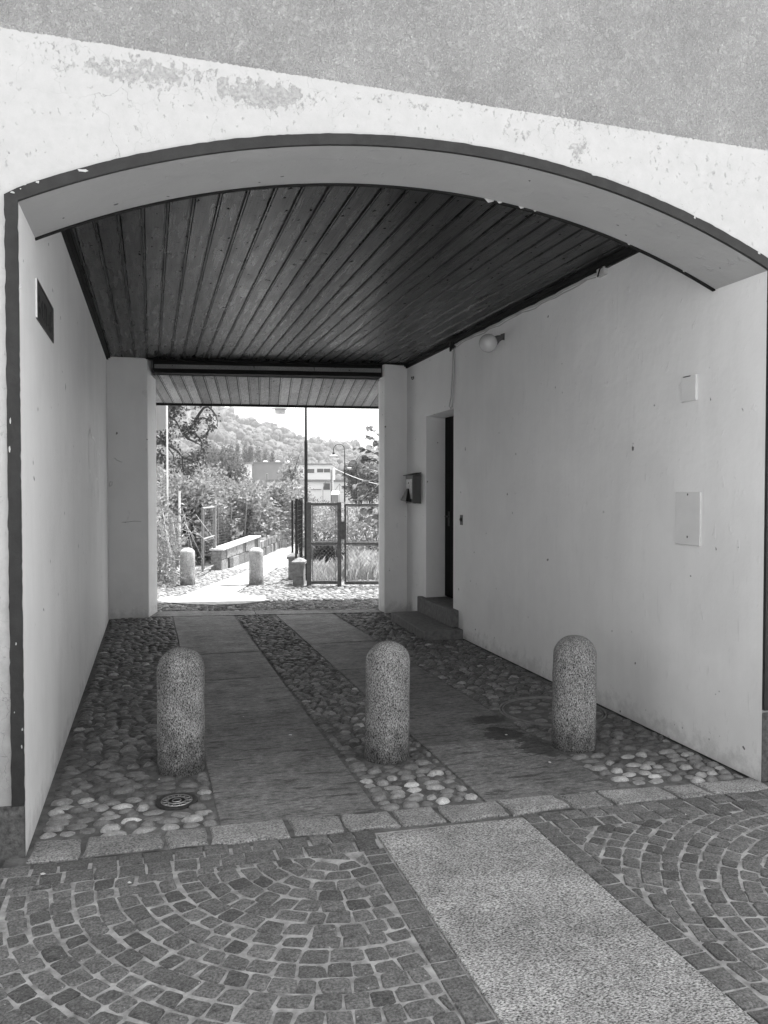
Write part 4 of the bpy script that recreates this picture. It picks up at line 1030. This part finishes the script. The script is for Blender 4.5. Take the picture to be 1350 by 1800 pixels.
# block wall in stepped lengths with the wire fence behind it
W0, W1, W2, W3 = G(390.6, 1002), G(457, 979.5), G(497, 961), G(518, 956)
BW = empty('block_wall', W0, 'low rough stone block wall in stepped lengths along the left of the path', 'wall'); inv = Matrix.Translation(-W0)
rng = random.Random(15)
for si, (a, b, z0, z1, cop) in enumerate(((W0, W1, .40, .50, True), (W1, W2, .37, .45, False), (W2, W3, .43, .44, True))):
    d = (b - a).normalized(); nrm = Vector((-d.y, d.x, 0)); L = (b - a).length; q = MB(); rows = 2
    for r_ in range(rows):
        u = .0
        while u < L - .01:
            l = min(rng.uniform(.25, .5), L - u); l = L - u if L - u - l < .12 else l
            za, zb = lerp(z0, z1, u / L), lerp(z0, z1, (u + l) / L); f0, f1 = r_ / rows, (r_ + 1) / rows; o_ = rng.uniform(-.015, .02)
            g0, g1 = a + d * (u + .006), a + d * (u + l - .006)
            c = [g0 - nrm * o_, g1 - nrm * o_, g1 + nrm * .24, g0 + nrm * .24]
            q.hexa([(c[0].x, c[0].y, za * f0 - (.05 if r_ == 0 else -.005)), (c[1].x, c[1].y, zb * f0 - (.05 if r_ == 0 else -.005)), (c[2].x, c[2].y, zb * f0 - .05), (c[3].x, c[3].y, za * f0 - .05),
                    (c[0].x, c[0].y, za * f1 - .006), (c[1].x, c[1].y, zb * f1 - .006), (c[2].x, c[2].y, zb * f1 - .006), (c[3].x, c[3].y, za * f1 - .006)], rng.uniform(.55, 1.35))
            u += l
    sg = q.build('wall_segment', MAT['blockstone'], BW); sg.matrix_parent_inverse = inv; bevel(sg, .012)
    if cop:
        q = MB(); e0, e1 = a - d * .02, b + d * .01
        c = [e0 - nrm * .03, e1 - nrm * .03, e1 + nrm * .27, e0 + nrm * .27]
        q.hexa([(p.x, p.y, z) for p, z in zip(c, (z0 - .004, z1 - .004, z1 - .004, z0 - .004))] + [(p.x, p.y, z) for p, z in zip(c, (z0 + .035, z1 + .035, z1 + .035, z0 + .035))])
        cp = q.build('coping', MAT['coping'], sg); bevel(cp, .008)
d = (W3 - W0).normalized(); nrm = Vector((-d.y, d.x, 0))
WF = empty('wire_fence', W0 + nrm * .4, 'see-through wire fence with thin posts behind the stone block wall', 'fence'); inv = Matrix.Translation(-(W0 + nrm * .4))
A_ = W0 + nrm * .4; LF = (W3 - W0).length + 1.5
for i, u in enumerate((.05, 1.1, 2.2, 3.3, 4.9, 6.6, LF)):
    p = A_ + d * u; q = MB(); lean = Vector((.10, 0, 0)) if i == 3 else Vector((rng.uniform(-.02, .02), 0, 0))
    q.tube([p + Vector((0, 0, -.05)), p + lean + Vector((0, 0, 1.32))], .018, 6); o = q.build('post', MAT['galv'], WF); o.matrix_parent_inverse = inv
q = MB()
for k_ in range(17): z_ = .3 + k_ * .06; q.tube([A_ + Vector((0, 0, z_)), A_ + d * LF + Vector((0, 0, z_ + .02))], .005, 3)
for k_ in range(int(LF / .12)): p = A_ + d * (.12 * k_); q.tube([p + Vector((0, 0, .28)), p + Vector((0, 0, 1.27))], .0035, 3)
o = q.build('wire_mesh', MAT['wire'], WF); o.matrix_parent_inverse = inv

# gate group on the right
def px_gate(px, dep=13.35): return gd(px, dep)
g0, g1 = px_gate(543), px_gate(596.5)
zt = lambda py, dep=13.35: 1.6 - (py - 865) / F * dep
def chain(q, x0, x1, z0, z1, s=.066, r=.0017):
    # chain link: two families of diagonal wires clipped to a rectangle in the local xz plane
    w_, h_ = x1 - x0, z1 - z0; k = -h_
    while k < w_:
        a0 = max(0, k); a1 = min(w_, k + h_)
        if a1 - a0 > .01:
            q.tube([(x0 + a0, 0, z0 + a0 - k), (x0 + a1, 0, z0 + a1 - k)], r, 3, cap=False)
            q.tube([(x1 - a0, 0.003, z0 + a0 - k), (x1 - a1, 0.003, z0 + a1 - k)], r, 3, cap=False)
        k += s
FP = empty('fence_panel', g0, 'fixed wire mesh panel between two stout grey posts, foot of the tall dark lamp post', 'fence panel', rz=RZ)
wp = 53.5 / F * 13.35
for nm, x_, hw in (('post', 0, .039), ('post', wp, .034)):
    q = MB(); q.box(x_ - hw, x_ + hw, -.035, .035, -.05, zt(882.5)); bevel(q.build(nm, MAT['gate'], FP), .006)
for za, zb in ((888, 884), (957.5, 953.5), (1027, 1022)):
    q = MB(); q.box(.04, wp - .035, -.022, .022, zt(za), zt(zb)); q.build('rail', MAT['gate'], FP)
for za, zb in ((952, 888.5), (1021.5, 958.5)):
    q = MB(); xa, xb, z0, z1 = .06, wp - .06, zt(za), zt(zb)
    for (p1, p2) in (((xa, 0, z0), (xb, 0, z0)), ((xa, 0, z1), (xb, 0, z1)), ((xa, 0, z0), (xa, 0, z1)), ((xb, 0, z0), (xb, 0, z1))): q.tube([p1, p2], .009, 6)
    chain(q, xa, xb, z0, z1); q.build('wire_mesh', MAT['galv'], FP)
q = MB(); q.box(wp + .035, wp + .115, -.04, .04, zt(948), zt(916)); bevel(q.build('lock_box', MAT['gate'], FP), .005)
gg = px_gate(607, 13.3)
GA = empty('garden_gate', gg, 'wide wire mesh gate leaf with a bent handle, right of the fixed panel', 'gate', rz=RZ)
wg = 1.25
q = MB()
for x_ in (0, wg): q.box(x_ - .017, x_ + .017, -.02, .02, zt(1027), zt(885.5))
for za, zb in ((889, 885.5), (957.5, 953.5), (1027, 1022)): q.box(.018, wg - .018, -.02, .02, zt(za), zt(zb))
bevel(q.build('frame', MAT['gate'], GA), .004)
for za, zb in ((952, 890), (1021, 959)):
    q = MB(); xa, xb, z0, z1 = .04, wg - .04, zt(za), zt(zb)
    for (p1, p2) in (((xa, 0, z0), (xb, 0, z0)), ((xa, 0, z1), (xb, 0, z1)), ((xa, 0, z0), (xa, 0, z1)), ((xb, 0, z0), (xb, 0, z1))): q.tube([p1, p2], .008, 6)
    chain(q, xa, xb, z0, z1); q.build('wire_mesh', MAT['galv'], GA)
q = MB(); q.tube([(.01, -.03, zt(924)), (.10, -.05, zt(924)), (.115, -.05, zt(926)), (.115, -.05, zt(941)), (.10, -.05, zt(943)), (.03, -.03, zt(943))], .008, 8); q.build('handle', MAT['galv'], GA)
q = MB(); ge = Vector((wg + .08, 0, 0)); q.box(wg + .04, wg + .12, -.04, .04, -.05, zt(883)); q.build('post', MAT['gate'], GA)

# piers and the iron fence that runs on along the path
def pier(px, py, hw, hb, label, slope_):
    b = G(px, py); e = empty('stone_pier', b, label, 'pier', 'piers beside the path', RZ)
    q = MB(); q.box(-hw, hw, 0, .34, -.05, hb * .42); q.box(-hw, hw, 0, .34, hb * .42 + .006, hb); bevel(q.build('shaft', MAT['concrete'], e), .008)
    q = MB(); c = hw + .022; q.box(-c, c, -.02, .36, hb + .002, hb + .05)
    q.hexa([(-c, -.02, hb + .05), (c, -.02, hb + .05), (c, .36, hb + .05), (-c, .36, hb + .05), (-c * .2, .1, hb + .105), (c * .2, .1, hb + .105), (c * .2, .25, hb + .105), (-c * .2, .25, hb + .105)])
    bevel(q.build('cap', MAT['concrete'], e), .006); return e
pier(524, 1030, .093, .36, 'near stone pier with a shallow pointed cap, left of the gate post', 0)
pier(514, 1019.5, .075, .38, 'darker stone pier half hidden behind the near pier', 0)
f0_, f1_ = G(524.5, 1030) + Vector((0, .22, 0)), Vector((4.25, 24.0, 0))
IF = empty('iron_fence', f0_, 'dark iron posts with wire running along the right of the path behind the piers', 'fence'); inv = Matrix.Translation(-f0_)
dirp = [f0_, G(517.5, 1019.5) + Vector((0, .2, 0)), G(530, 1016), G(523, 1000), G(527, 985), G(531, 975), f1_]
for i, p in enumerate(dirp):
    q = MB(); hb = .46 if i < 2 else -.05; q.tube([Vector((p.x, p.y, hb)), Vector((p.x + (.0 if i % 2 else .01), p.y, 1.45))], .020, 7)
    o = q.build('post', MAT['pole'], IF); o.matrix_parent_inverse = inv
q = MB()
ln = [dirp[0], G(530, 1016), G(527, 985), f1_]
for z_ in [.5 + .085 * k for k in range(11)]: q.tube([Vector((p.x, p.y, z_)) for p in ln], .003, 3)
for a, b in zip(ln[:-1], ln[1:]):
    L = (b - a).length
    for k in range(int(L / .14)): p = a.lerp(b, k * .14 / L); q.tube([Vector((p.x, p.y, .3)), Vector((p.x, p.y, 1.42))], .0022, 3)
o = q.build('wire_mesh', MAT['pole'], IF); o.matrix_parent_inverse = inv

# gooseneck lamp posts
LPE = empty('lamp_post', gd(538, 14.2), 'tall dark gooseneck lamp post behind the fixed gate panel, its lamp just under the eave', 'lamp post', 'gooseneck lamp posts along the path', RZ)
q = MB(); q.tube([(0, 0, -.05), (0, 0, .6), (0, 0, 2.5), (0, 0, 2.55), (0, 0, 3.35)], [.036, .033, .030, .022, .019], 12)
q.tube([(-.23 + .23 * math.cos(a), 0, 3.35 + .23 * math.sin(a)) for a in [PI * i / 14 for i in range(15)]] + [(-.46, 0, 3.24)], .015, 8); q.build('pole', MAT['pole'], LPE)
q = MB(); q.lathe([(.02, 3.24), (.05, 3.23), (.05, 3.145), (.03, 3.14)][::-1], (-.46, 0, 0), 16); q.build('socket', MAT['pole'], LPE)
q = MB(); q.lathe([(.172, 3.098), (.176, 3.105), (.12, 3.125), (.05, 3.145)], (-.46, 0, 0), 32); q.build('shade', MAT['white'], LPE, True)
q = MB(); q.lathe([(.085, 3.015), (.095, 3.03), (.095, 3.097)], (-.46, 0, 0), 24); q.build('globe', MAT['globe'], LPE, True)
copy_tree(LPE, gd(606, 32.5), 'mid-distance gooseneck lamp post seen above the wide gate leaf')
copy_tree(LPE, gd(627, 49), 'farthest and smallest gooseneck lamp post, among the leaves on the right')

# pale utility pole with a wire, garden arch, trellis, cabinet
p = gd(584.5, 36); UP = empty('utility_pole', p, 'short pale concrete pole left of the mid-distance lamp post', 'pole', rz=RZ)
q = MB(); q.tube([(0, 0, -.05), (0, 0, zt(820, 36))], .055, 10); q.build('shaft', MAT['coping'], UP)
q = MB(); q.tube([(-.06, -.02, zt(826, 36)), (-.06, -.02, .0)], .02, 6); q.build('pipe', MAT['pole'], UP)
a, b = at(586, 822.5, 36), at(690, 856, 34)
q = MB(); q.tube([a.lerp(b, i / 10) - Vector((0, 0, .12 * math.sin(PI * i / 10))) for i in range(11)], .014, 5); tag(q.build('overhead_wire', MAT['white']), 'pale overhead wire running right from the short pale pole', 'wire')
p = gd(577, 40); GAr = empty('garden_arch', p, 'thin arched metal frame left of the pale pole', 'garden arch', rz=RZ)
q = MB(); rA = .27; zc = zt(864, 40)
q.tube([(rA, 0, -.05), (rA, 0, zc)] + [(rA * math.cos(a), 0, zc + .55 * math.sin(a)) for a in [PI * i / 16 for i in range(17)]] + [(-rA, 0, -.05)], .018, 6); q.build('frame', MAT['galv'], GAr)
p = gd(597, 38); TR = empty('trellis', p, 'pointed trellis frame beside the mid-distance lamp post', 'trellis', rz=RZ)
q = MB(); q.tube([(-.24, 0, -.05), (-.24, 0, 1.66), (0, 0, 2.0), (.24, 0, 1.66), (.24, 0, -.05)], .02, 6)
for zz in (.6, 1.1, 1.6): q.tube([(-.24, 0, zz), (.24, 0, zz)], .012, 5)
q.tube([(0, 0, 0), (0, 0, 2.0)], .012, 5); q.build('frame', MAT['concrete'], TR)
p = gd(589, 30); UC = empty('utility_cabinet', p, 'small grey cabinet with a bright white top behind the gate', 'cabinet', rz=RZ)
q = MB(); q.box(-.13, .13, 0, .3, 0, zt(870, 30)); q.build('body', MAT['bgrey'], UC)
q = MB(); q.hexa([(-.15, -.03, 1.495), (.15, -.03, 1.495), (.15, .33, 1.62), (-.15, .33, 1.62), (-.15, -.03, 1.515), (.15, -.03, 1.515), (.12, .33, 1.65), (-.12, .33, 1.65)]); q.build('lid', MAT['white'], UC)

# plant with large leaves climbing in from the right
def vine():
    rng = random.Random(13); D = 15.0; base = gd(690, D); e = empty('large_leaved_vine', base, 'large-leaved vine with hanging sprays, right edge of the far opening', 'vine'); inv = Matrix.Translation(-base)
    P = lambda px, py, dd=0: at(px, py, D + dd); q = MB(); lv = MB()
    q.tube([base - Vector((0, 0, .1)), P(688, 960), P(680, 880), P(684, 800), P(678, 740)], [.04, .035, .03, .025, .015], 7)
    sprays = [([(684, 790), (668, 768), (654, 756), (640, 744)], 7), ([(684, 800), (664, 780), (648, 766), (632, 764)], 6), ([(684, 815), (664, 800), (645, 790), (624, 786), (611, 783)], 9), ([(682, 825), (665, 815), (652, 808), (640, 800), (634, 812)], 16), ([(682, 840), (662, 830), (648, 826), (636, 820)], 16),
              ([(682, 855), (664, 846), (650, 845), (636, 850), (622, 852)], 9), ([(682, 870), (662, 862), (648, 870), (634, 880), (622, 878)], 13), ([(684, 890), (666, 890), (650, 896), (636, 892)], 12), ([(684, 910), (668, 915), (655, 925), (645, 930)], 12), ([(684, 930), (668, 935), (656, 945), (648, 950)], 9), ([(682, 850), (668, 855), (660, 865)], 14), ([(684, 800), (672, 790), (664, 775)], 9), ([(682, 905), (662, 905), (642, 912), (632, 905)], 11),
              ([(684, 780), (700, 760), (720, 770)], 20), ([(684, 840), (705, 830), (730, 850)], 26), ([(684, 890), (705, 890), (730, 900)], 26)]
    for L, n in sprays:
        dd = rng.uniform(-.35, .5); pts = [P(x, y, dd * i / len(L)) for i, (x, y) in enumerate(L)]
        q.tube(pts, [.010, .008, .006, .004, .003][:len(pts)], 5)
        for k in range(int(n * 1.7)):
            t = rng.uniform(.15, 1) * (len(pts) - 1); i = min(int(t), len(pts) - 2); c = pts[i].lerp(pts[i + 1], t - i)
            dv = Vector((rng.gauss(-.2, .8), rng.gauss(-.2, .8), rng.gauss(-.35, .55))).normalized(); s = dv.cross(Vector((rng.gauss(0, .5), rng.gauss(0, .5), 1))).normalized(); u = s.cross(dv).normalized()
            l = rng.uniform(.09, .16); w_ = l * rng.uniform(.36, .46); tn = rng.uniform(.6, 1.4); b = len(lv.v)
            cur = [(0, 0, 0), (.12, .75, .06), (.45, 1, .10), (.8, .55, .02), (1.05, 0, -.14), (.8, -.55, .02), (.45, -1, .10), (.12, -.75, .06), (.5, 0, 0)]
            for (a_, s_, u_) in cur: lv.v.append(tuple(c + dv * (a_ * l) + s * (s_ * w_) + u * (u_ * l)))
            for a_ in range(8): lv.face((b + a_, b + (a_ + 1) % 8, b + 8), tn)
    o = q.build('stem', MAT['bark'], e); o.matrix_parent_inverse = inv
    o = lv.build('leaves', MAT['leaf_big'], e); o.matrix_parent_inverse = inv
vine()
# garden behind the gate: shrubs, rough grass
for i, (px, dep, r, zt_, lb) in enumerate(((566, 20, .8, .95, 'bright leafy shrub seen through the fixed mesh panel'), (628, 21, .95, .9, 'bright leafy shrub seen through the wide gate leaf'), (665, 19, .8, 1.25, 'leafy shrub behind the right end of the gate'), (572, 16.6, .35, .5, 'low dark shrub at the foot of the mesh panel'), (615, 30, 1.3, 1.2, 'pale bush beyond the gate under the mid-distance lamp post'), (560, 33, 1.1, 1.25, 'pale bush beyond the mesh panel right of the tall dark lamp post'))):
    p = gd(px, dep); shrub('garden_shrub', [((p.x, p.y, zt_ * .5), (r, r * .7, zt_ * .55)), ((p.x + .3 * r, p.y, zt_ * .75), (r * .5, r * .5, zt_ * .3)), ((p.x - .4 * r, p.y + .2, zt_ * .7), (r * .45, r * .5, zt_ * .3))], 2200, .08, lb, 'shrub', 'shrubs behind the gate', 'leaf' if i != 3 else 'leaf_dark', 300 + i)
rng = random.Random(55); q = MB()
for _ in range(14000):
    y = rng.uniform(13.7, 23); x = rng.uniform(2.75 + (y - 13.5) * .15, 7.5)
    h = rng.uniform(.08, .3) * (1.0 + .4 * mnoise.noise(Vector((x, y, 0)))); a = rng.uniform(0, 2 * PI); b = len(q.v); dx, dy = math.cos(a), math.sin(a); ln_ = rng.uniform(.2, .7) * h
    q.v += [(x - dy * .006, y + dx * .006, -.02), (x + dy * .006, y - dx * .006, -.02), (x + dx * ln_ * .4, y + dy * ln_ * .4, h * .7), (x + dx * ln_, y + dy * ln_, h)]
    q.face((b, b + 1, b + 2), 1); q.face((b, b + 2, b + 3), rng.uniform(.6, 1.4))
tag(q.build('rough_grass', MAT['grass']), kind='stuff')

# ------------------------------------------------------------------ far buildings
def bx(px, dep): return (px - 675) / F * dep
def far_block(name, label, px0, px1, py, dep, deep, mat, wins, cat='building', extra=None):
    c = gd((px0 + px1) / 2, dep); e = empty(name, c, label, cat, None, RZ); hw = (px1 - px0) / 2 / F * dep; h = zt(py, dep)
    q = MB(); q.box(-hw, hw, 0, deep, -1, h); q.build('wall', MAT[mat], e)
    q = MB(); q.box(-hw - .25, hw + .25, -.3, deep + .3, h, h + .35); q.build('roof', MAT['roofing'], e)
    for (a, b, t, bt) in wins:
        xa, xb = (a - (px0 + px1) / 2) / F * dep, (b - (px0 + px1) / 2) / F * dep; z1, z0 = zt(t, dep), zt(bt, dep)
        q = MB(); q.box(xa, xb, -.10, -.02, z0, z1); wn_ = q.build('window', MAT['white'], e)
        n = max(1, int((xb - xa) / 1.2)); q = MB()
        for k in range(n): q.box(xa + (xb - xa) * k / n + .07, xa + (xb - xa) * (k + 1) / n - .07, -.13, -.101, z0 + .08, z1 - .08)
        q.build('pane', MAT['glass'], wn_)
    if extra: extra(e, hw, h)
    return e
def sky_l(e, hw, h):
    for x_ in (-1.2, 2.0, 4.5):
        q = MB(); q.lathe([(.7, h + .35), (.6, h + .7), (.3, h + .85)], (x_, 4, 0), 12); q.build('skylight', MAT['white'], e)
far_block('office_building', 'white end block of the flat-roofed building, one small window', 423, 441, 815.5, 198, 10, 'bwhite', [(427.5, 434.5, 822, 830), (427.5, 434.5, 838, 846)])
far_block('office_building', 'grey panelled flat-roofed building block with rooftop domes', 441.3, 500, 814.5, 200, 14, 'bgrey', [(468, 471, 832, 846)], extra=sky_l)
far_block('office_building', 'white flat-roofed building with strips of dark windows, either side of the tall lamp post', 501, 583, 817.5, 203, 14, 'bwhite', [(505, 522, 824, 832), (526, 533, 824, 832), (537, 553, 824, 832), (557, 581, 823.5, 831), (557, 581, 843, 848)])
far_block('low_building', 'long low pale building with a flat roof beyond the gate', 470, 720, 847, 120, 12, 'bwhite', [(568, 581, 848.5, 862), (545, 566, 859, 862), (600, 612, 853, 860)])
# hill with its forest
def crest(px):
    pts = [(-900, 160), (-300, 210), (0, 235), (200, 215), (300, 190), (375, 158), (400, 146), (440, 131), (490, 119), (540, 98), (600, 89), (640, 78), (700, 70), (850, 60), (1200, 45), (2000, 25)]
    for a, b in zip(pts, pts[1:]):
        if px <= b[0]: return lerp(a[1], b[1], (px - a[0]) / (b[0] - a[0]))
    return 25
def hill_pt(px, t):
    dep = 300 + 420 * t; s = max(0, t) ** .8
    e = crest(px) - 6 if t <= 1 else crest(px) - 6 - (t - 1) * 260
    p = gd(px, dep); return Vector((p.x, p.y, -1 + s * e / F * dep))
mb = MB(); NU, NTT = 70, 20
for i in range(NU + 1):
    px = -900 + 2900 * i / NU
    for j in range(NTT + 1): mb.v.append(tuple(hill_pt(px, 1.35 * j / NTT)))
for i in range(NU):
    for j in range(NTT): a = i * (NTT + 1) + j; mb.face((a, a + NTT + 1, a + NTT + 2, a + 1), 1)
tag_s(mb.build('hill', MAT['hill'], None, True))
import bmesh
def ico(sub):
    bm = bmesh.new(); bmesh.ops.create_icosphere(bm, subdivisions=sub, radius=1); v = [x.co.copy() for x in bm.verts]; f = [tuple(y.index for y in x.verts) for x in bm.faces]; bm.free(); return v, f
IV, IFc = ico(3); rng = random.Random(17); mb = MB()
VAR = []
for s in range(8):
    VAR.append([v * (1 + .28 * mnoise.noise(v * 1.6 + Vector((s * 9, 0, 0))) + .22 * mnoise.noise(v * 4 + Vector((0, s * 9, 0))) + .10 * mnoise.noise(v * 9 + Vector((0, 0, s * 7)))) for v in IV])
def crown(px, t):
    p = hill_pt(px, t); r = rng.uniform(2.2, 4.3); kind = rng.random(); sz = r * (1.9 if kind > .93 else rng.uniform(.85, 1.2)); b = len(mb.v); V = rng.choice(VAR); a = rng.uniform(0, 6.28); ca, sa = math.cos(a), math.sin(a)
    for v in V: mb.v.append((p.x + (v.x * ca - v.y * sa) * r, p.y + (v.x * sa + v.y * ca) * r, p.z + v.z * sz + sz * .5))
    tn = rng.choice((.7, .85, 1, 1.1, 1.25)) * rng.uniform(.9, 1.1)
    for f in IFc: mb.face((b + f[0], b + f[1], b + f[2]), tn)
for _ in range(900): crown(rng.uniform(255, 700), rng.random() ** .9)
for _ in range(90): crown(rng.uniform(255, 700), 1 + rng.uniform(-.02, .02))
for _ in range(160): crown(rng.uniform(120, 255), rng.random()); crown(rng.uniform(700, 900), rng.random())
tag(mb.build('hill_forest', MAT['canopy'], None, True), kind='stuff')
p = hill_pt(613, 1.0); AM = empty('antenna_mast', p, 'tiny pale mast on the hill crest at the right', 'mast')
q = MB(); h = 22
for sx_, sy_ in ((-1, -1), (1, -1), (1, 1), (-1, 1)): q.tube([(sx_ * 1.1, sy_ * 1.1, 0), (sx_ * .5, sy_ * .5, h)], .16, 4)
for k in range(7): z_ = h * k / 7; s_ = 1.1 - .6 * k / 7; q.tube([(-s_, -s_, z_), (s_, s_, z_ + h / 7)], .1, 4); q.tube([(s_, -s_, z_), (-s_, s_, z_ + h / 7)], .1, 4)
q.build('lattice', MAT['galv'], AM)
# poplars and other trees in front of the hill
for i, (px, top, wd) in enumerate(((378, 783, 9), (391, 781, 11), (405, 778, 13), (417, 778, 10), (432, 774, 13), (440, 779, 10), (453, 787, 15), (467, 790, 14), (478, 795, 11))):
    dep = 250 + (i * 37 % 30); p = gd(px, dep); h = zt(top, dep); r = wd / 2 / F * dep
    tree('poplar_tree', p, h * .4, .25, [((p.x, p.y, h * .52), (r, r, h * .46)), ((p.x + r * .25, p.y, h * .8), (r * .6, r * .6, h * .19))], 1700, .55,
         ['leftmost poplar in the row behind the buildings', 'second poplar from the left in the row behind the buildings', 'third poplar from the left in the row behind the buildings', 'narrow fourth poplar from the left behind the buildings', 'tallest poplar in the middle of the row behind the buildings', 'slim poplar right against the tallest one', 'broad poplar right of the tallest pair behind the grey block', 'second poplar from the right end of the row', 'rightmost and lowest poplar in the row behind the buildings'][i],
         'row of poplars behind the buildings', 'leaf_far', 400 + i, shell=.5)
for i, (px, py, dep, rp, lb) in enumerate(((624, 826, 100, 17, 'round tree beyond the wide gate, under the pale overhead wire'), (650, 832, 90, 20, 'round tree behind the large-leaved vine'), (340, 815, 90, 24, 'pale round tree below the drooping branches'), (300, 830, 80, 22, 'pale round tree behind the white pole'), (362, 800, 130, 20, 'pale tree left of the poplar row'))):
    p = gd(px, dep); r = rp / F * dep; zc = zt(py, dep)
    tree('field_tree', p, zc * .6, .12, [((p.x, p.y, zc), (r, r, r * .9)), ((p.x + r * .6, p.y, zc - r * .4), (r * .7, r * .7, r * .6)), ((p.x - r * .6, p.y, zc - r * .3), (r * .7, r * .7, r * .6)), ((p.x, p.y, zc * .45), (r * .9, r * .9, zc * .4))], 4200, .0021 * dep + .06, lb, 'trees in the fields', 'leaf_far', 500 + i)

# ------------------------------------------------------------------ the air
q = MB(); q.box(-1300, 1300, -1300, 1300, -3, 165)
hm = bpy.data.materials.new('haze_air'); hm.use_nodes = True; ht = hm.node_tree; ht.nodes.remove(ht.nodes['Principled BSDF'])
pv = ht.nodes.new('ShaderNodeVolumePrincipled'); pv.inputs['Color'].default_value = (.92, .92, .92, 1); pv.inputs['Density'].default_value = .0004; pv.inputs['Anisotropy'].default_value = .3
ht.links.new(pv.outputs[0], ht.nodes['Material Output'].inputs['Volume'])
hz = q.build('haze', hm); tag(hz, kind='stuff')
